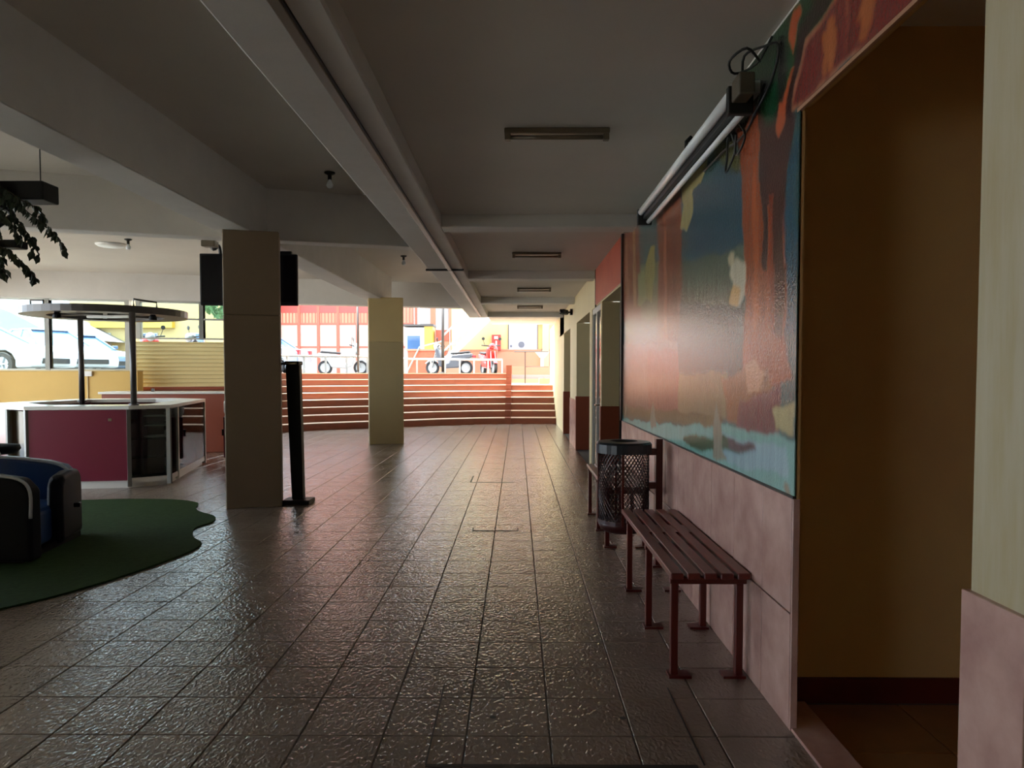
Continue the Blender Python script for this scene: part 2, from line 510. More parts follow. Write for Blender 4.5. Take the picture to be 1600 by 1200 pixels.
# pier skirting tile slab and the skirting under the mural
wpart('skirting_tile', 'pink_tile', WX - 0.016, WX + 0.15, 1.53, 1.755, 0, 0.905, bevel=0.003)
wpart('skirting_backing', 'wall_grout', WX - 0.006, WX, 2.845, 7.5, 0, 0.935)
ys = [2.846]
y = 3.182
while y < 7.5:
    ys.append(y); y += 0.42
ys.append(7.5)
for k in range(len(ys) - 1):
    for z0, z1 in ((0.0, 0.4665), (0.4735, 0.935)):
        o = MB().box(WX - 0.016, WX - 0.005, ys[k] + 0.0035, ys[k + 1] - 0.0035, z0, z1).build('skirting_tile', 'pink_tile', wr_o, bevel=0.002, seg=1)
wpart('skirting_end_tile', 'pink_tile', WX - 0.016, WX + 0.012, 2.830, 2.842, 0, 0.935, bevel=0.002, seg=1)
wpart('threshold', 'pink_tile', WX - 0.01, WX + 0.14, 1.755, 3.07, -0.01, 0.012, bevel=0.003)
# ledge under the mural
wpart('mural_ledge', 'dark_metal', WX - 0.014, WX, 2.84, 7.5, 0.934, 0.946)
# end strip of the mural panel
wpart('mural_edge', 'dark_metal', WX - 0.03, WX + 0.02, 7.47, 7.53, 0.94, CEIL - 0.02)

MURAL = [
 ((58, 98, 98), [(13.65,4.844),(2.60,3.198),(2.50,0.722),(13.45,0.027)]),
 ((40, 88, 104), [(4.54,2.567),(3.53,2.530),(3.51,2.065),(4.69,2.111)]),
 ((92, 112, 92), [(4.81,2.172),(3.48,2.044),(3.55,1.759),(5.16,1.952)]),
 ((118, 128, 92), [(7.49,2.516),(4.97,2.239),(4.95,1.800),(7.47,1.985)]),
 ((26, 66, 38), [(3.92,2.890),(2.91,3.065),(2.44,2.927),(2.53,2.721),(2.92,2.468),(3.30,2.458),(3.53,2.577)]),
 ((20, 84, 48), [(3.12,2.858),(2.88,2.946),(2.44,2.927),(2.49,2.745),(2.79,2.711),(3.03,2.558),(3.18,2.503)]),
 ((46, 44, 40), [(3.09,2.821),(3.02,2.841),(2.98,2.671),(3.02,2.399),(3.10,2.398)]),
 ((150, 80, 52), [(7.64,2.860),(6.89,2.841),(6.53,2.779),(6.40,1.906),(7.60,1.995)]),
 ((176, 120, 84), [(7.37,2.810),(7.20,2.804),(7.09,2.146),(7.34,2.171)]),
 ((170, 128, 80), [(6.89,2.780),(6.74,2.775),(6.64,2.042),(6.82,2.058)]),
 ((142, 72, 44), [(5.71,2.799),(4.88,2.787),(4.81,2.087),(4.94,1.536),(5.66,1.551),(5.61,2.244)]),
 ((168, 100, 66), [(5.46,2.740),(5.37,2.751),(5.25,1.542),(5.37,1.545)]),
 ((110, 56, 40), [(5.15,2.720),(5.07,2.735),(4.94,1.536),(5.06,1.539)]),
 ((178, 164, 104), [(4.91,2.824),(4.55,2.839),(4.20,2.701),(4.20,2.620),(4.33,2.573),(4.55,2.571),(4.51,2.443),(4.68,2.348),(4.90,2.421),(4.79,2.547)]),
 ((150, 140, 70), [(6.19,2.384),(5.96,2.479),(5.75,2.441),(5.79,2.219),(5.89,2.025),(6.24,2.061)]),
 ((140, 150, 96), [(6.58,2.327),(6.25,2.338),(6.12,2.048),(6.57,2.035)]),
 ((104, 104, 48), [(4.20,2.768),(3.69,2.604),(3.56,2.477),(3.60,2.441),(3.85,2.522)]),
 ((168, 78, 38), [(3.69,2.659),(3.50,2.607),(3.40,2.724),(3.34,2.660),(3.29,2.313),(2.98,2.178),(2.94,1.600),(2.88,1.391),(3.53,1.382),(3.47,1.752),(3.55,2.320),(3.58,2.514)]),
 ((86, 50, 44), [(3.34,2.660),(3.22,2.517),(3.10,2.504),(2.93,2.622),(2.88,2.441),(2.92,2.391),(2.99,2.181),(2.97,1.601),(3.09,1.608),(3.16,2.141),(3.28,2.309)]),
 ((66, 46, 48), [(3.28,2.367),(3.21,2.353),(3.17,1.892),(3.23,1.900)]),
 ((196, 96, 46), [(3.40,2.417),(3.35,2.401),(3.27,1.676),(3.35,1.623)]),
 ((150, 60, 34), [(3.17,2.226),(3.13,2.215),(3.07,1.607),(3.13,1.610)]),
 ((40, 90, 110), [(2.94,2.323),(2.87,2.399),(2.84,1.594),(2.94,1.600),(2.98,2.125)]),
 ((56, 32, 34), [(3.05,2.486),(2.93,2.622),(2.86,2.765),(2.64,2.844),(2.40,2.836),(2.40,2.774),(2.58,2.759),(2.79,2.706),(2.86,2.595),(2.88,2.441)]),
 ((196, 128, 92), [(2.91,2.479),(2.88,2.588),(2.79,2.696),(2.57,2.739),(2.33,2.757),(1.90,2.594),(2.00,2.466),(2.06,2.449)]),
 ((136, 46, 40), [(2.89,2.492),(2.86,2.575),(2.77,2.678),(2.55,2.727),(2.32,2.736),(1.93,2.594),(2.01,2.481),(2.07,2.461)]),
 ((196, 104, 44), [(2.59,2.689),(2.56,2.692),(2.54,2.664),(2.55,2.647),(2.53,2.613),(2.54,2.554),(2.56,2.493),(2.59,2.490),(2.60,2.543),(2.60,2.495),(2.64,2.503),(2.63,2.582),(2.63,2.653),(2.60,2.660)]),
 ((196, 104, 44), [(2.35,2.667),(2.31,2.665),(2.28,2.632),(2.29,2.614),(2.25,2.580),(2.26,2.535),(2.29,2.489),(2.31,2.492),(2.31,2.541),(2.32,2.494),(2.34,2.491),(2.34,2.565),(2.37,2.571),(2.34,2.626)]),
 ((176, 96, 70), [(2.45,2.762),(2.43,2.752),(2.45,2.489),(2.46,2.493)]),
 ((206, 92, 44), [(2.96,2.840),(2.91,2.886),(2.86,2.864),(2.84,2.818),(2.88,2.802),(2.90,2.752),(2.93,2.694),(2.98,2.769)]),
 ((206, 96, 48), [(2.92,2.650),(2.90,2.649),(2.93,2.596),(2.98,2.519),(3.02,2.535)]),
 ((206, 92, 44), [(3.07,2.553),(2.98,2.529),(2.99,2.466),(3.05,2.422),(3.08,2.472)]),
 ((150, 118, 104), [(13.53,1.892),(4.91,1.666),(4.89,1.143),(13.48,0.749)]),  # pinkish-brown band: blurred reflections put into the paint colour
 ((158, 100, 88), [(6.10,1.625),(4.90,1.601),(4.89,1.165),(6.00,1.130)]),
 ((150, 132, 96), [(4.90,1.426),(3.75,1.445),(3.74,1.195),(4.89,1.143)]),
 ((160, 104, 66), [(3.86,1.411),(3.14,1.471),(3.05,1.280),(3.25,1.197),(3.74,1.178)]),
 ((128, 66, 70), [(3.53,1.287),(3.01,1.390),(3.00,1.149),(3.63,1.105)]),
 ((212, 150, 110), [(3.49,1.460),(3.35,1.503),(3.18,1.443),(3.26,1.357),(3.42,1.338)]),
 ((190, 178, 120), [(3.11,1.277),(2.85,1.316),(2.84,1.189),(3.05,1.182)]),
 ((126, 110, 70), [(7.43,1.090),(3.86,1.205),(3.85,1.136),(7.43,0.991)]),
 ((128, 186, 176), [(8.16,0.932),(4.92,1.079),(3.74,1.165),(2.81,1.167),(2.79,0.641),(8.14,0.583)]),
 ((150, 190, 200), [(3.85,1.101),(2.90,1.132),(2.90,1.028),(3.42,0.970),(3.85,0.981)]),
 ((66, 100, 70), [(4.77,0.996),(4.56,1.040),(3.74,1.098),(3.35,1.103),(3.31,1.080),(3.73,1.025),(4.55,0.959)]),
 ((106, 84, 90), [(3.73,1.092),(3.35,1.109),(3.31,1.080),(3.71,1.037)]),
 ((206, 196, 166), [(3.73,1.941),(3.70,1.995),(3.60,1.998),(3.50,1.964),(3.47,1.898),(3.49,1.822),(3.57,1.767),(3.63,1.779),(3.59,1.858),(3.66,1.859)]),
 ((206, 190, 150), [(3.75,2.002),(3.77,2.045),(3.72,2.059),(3.65,2.036),(3.65,1.994),(3.69,1.974)]),
 ((214, 170, 96), [(3.76,1.785),(3.68,1.875),(3.57,1.856),(3.59,1.769)]),
 ((150, 146, 124), [(4.02,0.950),(4.02,1.159),(3.97,1.290),(3.92,1.201),(3.85,1.101),(3.83,1.018),(3.75,0.982),(3.92,0.948)]),
 ((150, 146, 124), [(5.91,1.019),(5.88,1.136),(5.80,1.223),(5.72,1.119),(5.66,1.005),(5.85,0.981)]),
 ((150, 146, 124), [(2.96,0.972),(2.95,1.000),(2.91,0.996),(2.89,0.946),(2.95,0.953)]),
 ((150, 146, 124), [(7.34,1.062),(7.22,1.165),(7.13,1.072),(7.25,0.969)]),
]

def tint(c, k=0.10, g=0.9):
    l = lin(c)[:3]; m = 0.3 * l[0] + 0.55 * l[1] + 0.15 * l[2]
    return [(v * (1 - k) + m * k) * g for v in l]
def build_mural():
    y0, y1, z0, z1 = 1.74, 7.49, 0.946, CEIL - 0.004
    NY, NZ = 520, 210
    ys = np.linspace(y0, y1, NY); zs = np.linspace(z0, z1, NZ)
    Y, Z = np.meshgrid(ys, zs, indexing='ij')
    rng = np.random.RandomState(3)
    def wob(a, b, s):
        return s * (np.sin(a * 9.1 + b * 13.7) + np.sin(a * 23.3 - b * 17.9 + 1.3) * 0.6 + np.sin(a * 41 + b * 37) * 0.35)
    Yw = Y + wob(Y, Z, 0.012); Zw = Z + wob(Z + 3, Y * 0.7, 0.008)
    col = np.zeros((NY, NZ, 3)); col[:] = lin((58, 98, 98))[:3]
    for c, pts in MURAL:
        inside = np.zeros_like(Yw, bool)
        n = len(pts)
        for i in range(n):
            ya, za = pts[i]; yb, zb = pts[(i + 1) % n]
            if za == zb: continue
            cond = ((za > Zw) != (zb > Zw)) & (Yw < (yb - ya) * (Zw - za) / (zb - za) + ya)
            inside ^= cond
        col[inside] = tint(c)
    # brush blending
    for _ in range(2):
        p = np.pad(col, ((1, 1), (1, 1), (0, 0)), mode='edge')
        col = (p[1:-1, 1:-1] * 2 + p[:-2, 1:-1] + p[2:, 1:-1] + p[1:-1, :-2] + p[1:-1, 2:]) / 6
    def hole(y, z): return y < 2.84 and z < 2.468
    idx = np.arange(NY * NZ).reshape(NY, NZ)
    fs = []
    for i in range(NY - 1):
        for j in range(NZ - 1):
            if hole((ys[i] + ys[i + 1]) / 2, (zs[j] + zs[j + 1]) / 2): continue
            fs.append((int(idx[i, j]), int(idx[i, j + 1]), int(idx[i + 1, j + 1]), int(idx[i + 1, j])))
    me = bpy.data.meshes.new('mural_panel')
    x = WX - 0.006
    me.from_pydata([(x, a, b) for a, b in zip(Y.ravel().tolist(), Z.ravel().tolist())], [], fs)
    at = me.color_attributes.new('paint', 'FLOAT_COLOR', 'POINT')
    rgba = np.ones((NY * NZ, 4)); rgba[:, :3] = col.reshape(-1, 3)
    at.data.foreach_set('color', rgba.astype(np.float32).ravel())
    me.materials.append(M['mural'])
    bm = bmesh.new(); bm.from_mesh(me)
    loose = [v for v in bm.verts if not v.link_faces]
    bmesh.ops.delete(bm, geom=loose, context='VERTS')
    bm.to_mesh(me); bm.free()
    o = bpy.data.objects.new('mural_panel', me); C.objects.link(o); o.parent = wr_o
    o['label'] = 'glossy painted mural of trees above a turquoise stream, with restroom figures on red'
    md = o.modifiers.new('thick', 'SOLIDIFY'); md.thickness = 0.005; md.offset = 1
build_mural()
wpart('mural_trim', 'trim_tan', WX - 0.012, WX + 0.002, 1.742, 2.86, 2.456, 2.47)
wpart('mural_top_bead', 'white', WX - 0.013, WX, 1.75, 7.45, CEIL - 0.012, CEIL - 0.003)

# recess behind the first opening
rec = MB().box(WX + 0.012, 3.5, 3.09, 3.2, 0, CEIL).build('wall_recess', 'mustard'); struct(rec)
MB().box(3.5, 3.6, -1.0, 3.2, 0, CEIL).build('side_wall', 'mustard', rec)
MB().box(WX + 0.14, 3.6, -1.1, -1.0, 0, CEIL).build('wall_section', 'mustard', rec)
bb = MB().box(WX + 0.012, 3.5, 3.072, 3.09, 0, 0.11).build('baseboard_recess', 'dark_red', bevel=0.003); struct(bb)
bt, _, _ = tile_mesh('recess_floor_tile', 0.394, 0.394, 0.006, 0.002, 'brown_tile')
for i in range(5):
    for j in range(10):
        o = bpy.data.objects.new('recess_floor_tile', bt); C.objects.link(o); o.parent = fl
        o.location = (WX + 0.14 + 0.2 + i * 0.4, 3.07 - 0.2 - j * 0.4, -0.008)

# doorway zone further along the wall
wpart('header', 'wall', WX, WX + 0.14, 7.5, 18.6, 2.37, CEIL)
tag_or = wpart('orange_panel', 'orange_panel', WX - 0.012, WX, 7.54, 10.1, 2.39, CEIL - 0.01, bevel=0.003)
wpart('panel_edge', 'dark_metal', WX - 0.016, WX, 10.1, 10.14, 2.36, CEIL - 0.01)
def recess(y0, y1, depth, dark):
    wpart('jamb', 'wall', WX - 0.002, WX + depth, y1 - 0.008, y1 + 0.11, 1.0, 2.365)
    wpart('jamb_dado', 'dado', WX - 0.014, WX + depth, y1 - 0.014, y1 + 0.115, 0, 1.0)
    wpart('jamb', 'wall', WX + 0.14, WX + depth, y0 - 0.12, y0, 0, 2.37)
    wpart('soffit', 'wall', WX + 0.14, WX + depth, y0, y1, 2.37, 2.42)
def door(name, y0, y1, x, m, frame='dark_metal', glazed=False):
    d = MB().box(x, x + 0.05, y0, y1, 0.01, 2.36).build(name, m); struct(d)
    for a, b, z0, z1 in ((y0, y0 + 0.07, 0, 2.37), (y1 - 0.07, y1, 0, 2.37), (y0 + 0.07, y1 - 0.07, 2.29, 2.37)):
        MB().box(x - 0.02, x, a, b, z0, z1).build('door_frame', frame, d)
    MB().box(x - 0.02, x, (y0 + y1) / 2 - 0.03, (y0 + y1) / 2 + 0.03, 0.01, 2.29).build('door_stile', frame, d)
    MB().tube([(x - 0.02, y0 + 0.2, 1.0), (x - 0.07, y0 + 0.2, 1.0), (x - 0.07, y0 + 0.32, 1.0)], 0.01).build('door_handle', 'chrome', d)
    return d
recess(7.5, 9.42, 0.30, True)
door('door_1', 7.5, 9.42, WX + 0.25, 'door_dark')
M['mirror_glass'] = mat('shop_glass', (120, 112, 104), 0.06, metal=0.0, spec=1.0)
door('door_2', 9.54, 10.7, WX + 0.03, 'mirror_glass', 'alu')
wpart('pier', 'wall', WX, WX + 0.14, 9.42, 9.56, 0, 2.37)
wpart('pier', 'wall', WX, WX + 0.14, 10.68, 11.0, 0, 2.37)
recess(11.0, 13.4, 0.32, False)
door('door_3', 11.0, 13.4, WX + 0.28, 'door_dark')
wpart('pier', 'wall', WX, WX + 0.14, 13.4, 15.0, 0.5, 2.37)
wpart('pier_dado', 'pink_tile', WX - 0.012, WX + 0.14, 13.4, 15.0, 0, 0.93)
recess(15.0, 17.0, 0.30, False)
door('door_4', 15.0, 17.0, WX + 0.26, 'door_dark')
wpart('end_pier', 'wall', WX, WX + 0.14, 17.0, 24.2, 0, CEIL)

# ================================================================== WINDOW WALL (far left) and shell
wb = MB()
wb.prism([(-13.2, B4(-13.2)), (-7.9, B4(-7.9)), (-7.9, B4(-7.9) + 0.22), (-13.2, B4(-13.2) + 0.22)], 0, 1.475)
wb_o = wb.build('wall_back', 'yellow', bevel=0.008); struct(wb_o)
MB().prism([(-13.2, B4(-13.2) - 0.02), (-7.9, B4(-7.9) - 0.02), (-7.9, B4(-7.9) + 0.24), (-13.2, B4(-13.2) + 0.24)], 1.475, 1.495).build('sill', 'wall', wb_o)
def along(x, d=0.08): return (x, B4(x) + d)
wn = 0
def glaze(xa, xb, z0=1.495, z1=2.95, transom=None):
    global wn
    wn += 1
    g = MB().slab(along(xa, 0.10), along(xb, 0.10), 0.008, z0 + 0.03, z1 - 0.03).build('window_%d' % wn, 'glass'); struct(g)
    for q in (xa, xb):
        MB().prism([along(q - 0.04, 0.05), along(q + 0.04, 0.05), along(q + 0.04, 0.16), along(q - 0.04, 0.16)], z0, z1).build('mullion', 'alu', g)
    MB().slab(along(xa, 0.06), along(xb, 0.06), 0.09, z0, z0 + 0.03).build('window_rail', 'alu', g)
    MB().slab(along(xa, 0.06), along(xb, 0.06), 0.09, z1 - 0.04, z1).build('window_rail', 'alu', g)
    if transom: MB().slab(along(xa, 0.06), along(xb, 0.06), 0.07, transom, transom + 0.035).build('transom', 'alu', g)
glaze(-13.1, -11.35); glaze(-11.35, -9.52); glaze(-9.52, -8.1)
glaze(-7.9, -6.72, 2.15, 2.95, 2.56); glaze(-6.72, -5.9, 2.15, 2.95, 2.56)
jb = thing('junction_box', 'small white junction box on the yellow wall under the window sill', 'junction box', (-8.78, B4(-8.78), 1.4))
MB().slab((-8.86, B4(-8.86) - 0.05), (-8.70, B4(-8.70) - 0.05), 0.05, 1.37, 1.475).build('box_body', 'white', jb, bevel=0.006)
MB().slab((-8.80, B4(-8.80) - 0.025), (-8.785, B4(-8.785) - 0.025), 0.02, 0.9, 1.38).build('conduit', 'wall', jb)

# left side of the hall, outside the picture: bays and yard invented for fill light
wl = MB().box(-7.6, -7.4, 0.8, 5.0, 0, 3.6).build('wall_left', 'wall'); struct(wl)
MB().box(-7.6, -7.4, -6.2, -2.0, 0, 3.6).build('solid_wall', 'wall', wl)
MB().slab((-7.4, -2.0), (-7.4, 0.8), 0.2, 2.93, 3.6).build('added_lintel', 'beam', wl)
MB().slab((-7.4, 5.0), (-7.4, 9.0), 0.2, 2.93, 3.6).build('added_lintel', 'beam', wl)
MB().slab((-7.4, 9.0), (-10.9, 13.8), 0.2, 2.93, 3.6).build('added_lintel', 'beam', wl)
for q in ((-7.5, 9.0), (-9.2, 11.4), (-10.9, 13.7)):
    MB().obox(q, (0.25, 0.25), 0, 0, 2.93).build('added_pier', 'pillar', wl)
yd = MB().prism([(-60, -30), (-7.62, -30), (-7.62, 9.0), (-11.2, 13.9), (-60, 13.2)], -0.15, -0.004).build('added_yard', 'asphalt'); struct(yd)  # unseen yard, added to bounce sun up into the hall
wf = MB().box(-13.3, 3.6, -6.4, -6.2, 0, 4.0).build('wall_front', 'wall'); struct(wf)

# ================================================================== TERRACED STEPS
base = [(-6.35, 16.0), (-5.84, 17.2), (-4.95, 17.95), (-4.0, 18.5), (-3.0, 19.0), (-2.1, 19.6), (-1.2, 19.97), (-0.35, 20.17)]
def offs(pts, d):
    out = []
    for i, p in enumerate(pts):
        a = Vector(pts[max(i - 1, 0)]); b = Vector(pts[min(i + 1, len(pts) - 1)])
        t = (b - a).normalized(); n = Vector((-t.y, t.x))
        if i == 0: n = Vector((-0.2, 0.98))
        if i == len(pts) - 1: n = Vector((0, 1))
        out.append((p[0] + n.x * d, p[1] + n.y * d))
    return out
RISE, RUN = 0.179, 0.40
st = thing('terraced_steps', 'wide curved flight of brick-red terraced steps up to the street', 'steps', (-3, 19, 0))
for i in range(8):
    f = offs(base, i * RUN); bk = offs(base, 4.0)
    s = MB().prism(f + bk[::-1], i * RISE, (i + 1) * RISE - 0.018).build('step', 'step', st)
    fr = offs(base, i * RUN - 0.012); b2_ = offs(base, (i + 1) * RUN + 0.02)
    MB().prism(fr + (b2_ if i < 7 else bk)[::-1], (i + 1) * RISE - 0.018, (i + 1) * RISE).build('tread', 'tread', s).location = (0, 0, 0)
st2 = thing('stair_flight', 'lower brick-red flight of steps beside the corridor wall, in shade', 'steps', (0.4, 20.2, 0))
for i in range(6):
    s = MB().box(-0.175, WX - 0.01, 20.2 + i * RUN, 24.2, i * RISE, (i + 1) * RISE - 0.018).build('step', 'step', st2)
    MB().box(-0.175, WX - 0.01, 20.19 + i * RUN, 24.2 if i == 5 else 20.22 + (i + 1) * RUN, (i + 1) * RISE - 0.018, (i + 1) * RISE).build('tread', 'tread', s)
# cheek wall between the two flights
cw = []
for i in range(8): cw += [(20.17 + i * RUN, (i) * RISE), (20.17 + i * RUN, (i + 1) * RISE)]
cw = cw + [(24.2, 8 * RISE), (24.2, 0)]
MB().extr(cw, 'x', -0.35, -0.18).build('cheek_wall', 'step', st)
MB().box(-0.36, -0.17, 23.0, 24.2, 8 * RISE - 0.02, 1.70).build('cheek_block', 'step', st, bevel=0.01)
# brown plinth left of the steps with the slatted cream screen on top
pl = thing('plinth', 'brown plinth wall behind the kiosk carrying the cream slatted screen', 'plinth', (-7.4, 15.6, 0))
MB().prism([(-8.35, 15.25), (-6.35, 15.8), (-6.46, 16.1), (-8.45, 15.6)], 0, 1.08).build('plinth', 'step', pl, bevel=0.01)
MB().prism([(-8.37, 15.22), (-6.33, 15.77), (-6.36, 15.9), (-8.4, 15.35)], 1.08, 1.135).build('coping', 'dado', pl)
MB().prism([(-8.50, 15.18), (-8.28, 15.24), (-8.33, 15.43), (-8.55, 15.38)], 1.08, 1.25).build('coping_block', 'dado', pl, bevel=0.01)
sp = thing('slatted_screen', 'cream horizontal slatted screen above the brown plinth', 'screen', (-7.3, 15.6, 1.135))
N = 11
for k in range(N):
    z0 = 1.14 + k * 0.0865
    p0, p1 = Vector((-8.2, 15.36)), Vector((-6.42, 15.85))
    d = (p1 - p0).normalized(); n = Vector((d.y, -d.x))
    prof = [(0, z0), (0.045, z0 + 0.004), (0.012, z0 + 0.083), (0, z0 + 0.083)]
    vs = [(p0.x + n.x * a, p0.y + n.y * a, z) for a, z in prof] + [(p1.x + n.x * a, p1.y + n.y * a, z) for a, z in prof]
    MB().add(vs, [(3, 2, 1, 0), (4, 5, 6, 7)] + [(i, (i + 1) % 4, 4 + (i + 1) % 4, 4 + i) for i in range(4)]).build('slat', 'slat', sp)
MB().slab((-8.2, 15.37), (-6.42, 15.86), 0.02, 1.14, 2.09).build('backing', 'slat', sp)
MB().slab((-8.24, 15.31), (-6.38, 15.82), 0.06, 2.09, 2.115).build('top_rail', 'slat', sp)
for q in ((-8.22, 15.33), (-6.40, 15.83)):
    MB().obox(q, (0.05, 0.09), R(15), 1.135, 2.10).build('side_rail', 'slat', sp)

# ================================================================== LIGHT FITTINGS
def ceiling_lamp(label, x0, x1, y):
    e = thing('ceiling_lamp', label, 'lamp', ((x0 + x1) / 2, y, CEIL - 0.06), 'unlit tube lamps along the corridor ceiling')
    MB().box(x0, x1, y - 0.03, y + 0.03, CEIL - 0.032, CEIL).build('housing', 'fixture', e, bevel=0.006)
    for x in (x0 + 0.02, x1 - 0.02):
        MB().box(x - 0.018, x + 0.018, y - 0.022, y + 0.022, CEIL - 0.068, CEIL - 0.03).build('end_socket', 'fixture', e, bevel=0.004)
    MB().tube([(x0 + 0.03, y, CEIL - 0.05), (x1 - 0.03, y, CEIL - 0.05)], 0.013, 12).build('tube', 'fixture', e, smooth=True)
ceiling_lamp('unlit tube lamp on the corridor ceiling, the nearest and largest', -0.077, 0.552, 4.35)
ceiling_lamp('unlit tube lamp beyond the first ceiling beam, second from the camera', -0.062, 0.534, 8.74)
ceiling_lamp('unlit tube lamp between the second and third ceiling beams', 0.0, 0.581, 12.35)
ceiling_lamp('unlit tube lamp beyond the third ceiling beam, smallest and farthest', 0.0, 0.56, 15.6)

M['ballast'] = mat('ballast_box', (78, 70, 54), 0.5)
wlp = thing('wall_lamp', 'long twin-tube strip lamp fixed along the top of the mural wall', 'lamp', (1.03, 4.5, 2.64))
MB().box(1.03, WX - 0.006, 3.30, 5.78, 2.70, 2.76).build('housing', 'white', wlp, bevel=0.006)
MB().box(1.00, 1.06, 3.30, 5.78, 2.655, 2.70).build('reflector', 'dark_metal', wlp, bevel=0.004)
MB().tube([(0.985, 3.34, 2.71), (0.985, 5.74, 2.71)], 0.027, 14).build('tube', 'tube', wlp, smooth=True)
MB().tube([(1.04, 3.34, 2.635), (1.04, 5.74, 2.635)], 0.017, 14).build('tube', 'tube', wlp, smooth=True)
for y in (3.30, 5.74):
    MB().box(0.955, 1.07, y, y + 0.04, 2.61, 2.735).build('end_socket', 'dark_metal', wlp, bevel=0.006)
MB().box(0.965, 1.035, 3.17, 3.29, 2.65, 2.745).build('ballast', 'ballast', wlp, bevel=0.008)
def wig(p, n, amp, step):
    pts = [Vector(p)]
    for k in range(n):
        pts.append(pts[-1] + Vector((random.uniform(-amp, amp), random.uniform(-amp, amp) + step[1], random.uniform(-amp, amp) + step[2])))
    return pts
def smooth_pts(pts, sub=4):
    out = []
    P = [Vector(p) for p in pts]
    for i in range(len(P) - 1):
        p0, p1, p2, p3 = P[max(i - 1, 0)], P[i], P[i + 1], P[min(i + 2, len(P) - 1)]
        for k in range(sub):
            t = k / sub
            out.append(0.5 * ((2 * p1) + (-p0 + p2) * t + (2 * p0 - 5 * p1 + 4 * p2 - p3) * t * t + (-p0 + 3 * p1 - 3 * p2 + p3) * t ** 3))
    out.append(P[-1])
    return out
for pts in ([(1.05, 3.16, 2.78), (0.98, 3.12, 2.82), (0.93, 3.2, 2.80), (0.97, 3.26, 2.77), (1.05, 3.2, 2.79), (1.08, 3.1, 2.86)],
            [(1.02, 3.3, 2.76), (1.0, 3.22, 2.83), (1.06, 3.15, 2.84), (1.09, 3.05, 2.80), (1.085, 3.12, 2.68), (1.07, 3.3, 2.6)],
            [(1.07, 3.5, 2.63), (1.08, 3.45, 2.56), (1.07, 3.5, 2.50), (1.08, 3.6, 2.52), (1.07, 3.56, 2.6)],
            [(1.06, 3.6, 2.62), (1.085, 3.62, 2.54), (1.07, 3.72, 2.46), (1.08, 3.74, 2.55), (1.06, 3.66, 2.62)],
            [(1.085, 3.2, 2.7), (1.09, 3.4, 2.6), (1.08, 3.55, 2.57), (1.085, 3.8, 2.6), (1.08, 4.2, 2.6)]):
    MB().tube(smooth_pts(pts), 0.006, 6).build('cable_or_shadow_gap', 'dark_metal', wlp, smooth=True)
MB().tube([(1.0, 4.3, 2.76), (1.0, 4.3, 2.80), (1.03, 4.3, 2.83)], 0.012, 8).build('hanger', 'dark_metal', wlp)

def bulb(label, x, y, zc):
    e = thing('bulb_holder', label, 'lamp', (x, y, zc - 0.12))
    MB().lathe([(0.001, 0), (0.055, 0), (0.055, -0.012), (0.02, -0.03), (0.02, -0.075), (0.001, -0.075)], (x, y, zc), 16).build('socket', 'dark_metal', e, smooth=False)
    MB().lathe([(0.012, -0.07), (0.018, -0.09), (0.033, -0.115), (0.036, -0.135), (0.026, -0.158), (0.001, -0.165)], (x, y, zc), 16).build('glass_bulb', 'lamp_clear', e, smooth=True)
bulb('bare bulb on a dark holder on the ceiling right of the near pillar', -1.93, 7.45, CEIL_L)
bulb('bare bulb on the ceiling above the kiosk, left of the near pillar', -6.0, 11.1, CEIL_L)
bulb('bare bulb on the ceiling above the yellow pillar', -2.0, 12.7, CEIL_L)
gl = thing('ceiling_disc_lamp', 'flat round white lamp on the ceiling left of the kiosk bulb', 'lamp', (-6.5, 11.5, CEIL_L - 0.05))
MB().lathe([(0.001, -0.05), (0.18, -0.045), (0.22, -0.02), (0.22, 0.0)], (-6.5, 11.5, CEIL_L), 24).build('diffuser', 'white', gl, smooth=True)

# security camera by the third beam on the right wall
cc = thing('security_camera', 'small dark security camera on the right wall below the ceiling', 'camera', (1.05, 14.1, 2.55))
MB().box(1.06, WX, 14.4, 14.5, 2.60, 2.72).build('bracket', 'dark_metal', cc, bevel=0.005)
MB().tube([(1.08, 14.45, 2.66), (0.98, 14.4, 2.64)], 0.02, 8).build('arm', 'dark_metal', cc)
MB().obox((0.93, 14.32), (0.12, 0.26), R(-20), 2.60, 2.70).build('body', 'black', cc, bevel=0.02)
MB().lathe([(0.001, -0.03), (0.04, -0.03), (0.045, 0.0)], (0.885, 14.2, 2.65), 14, axis='y').build('lens', 'screen', cc)

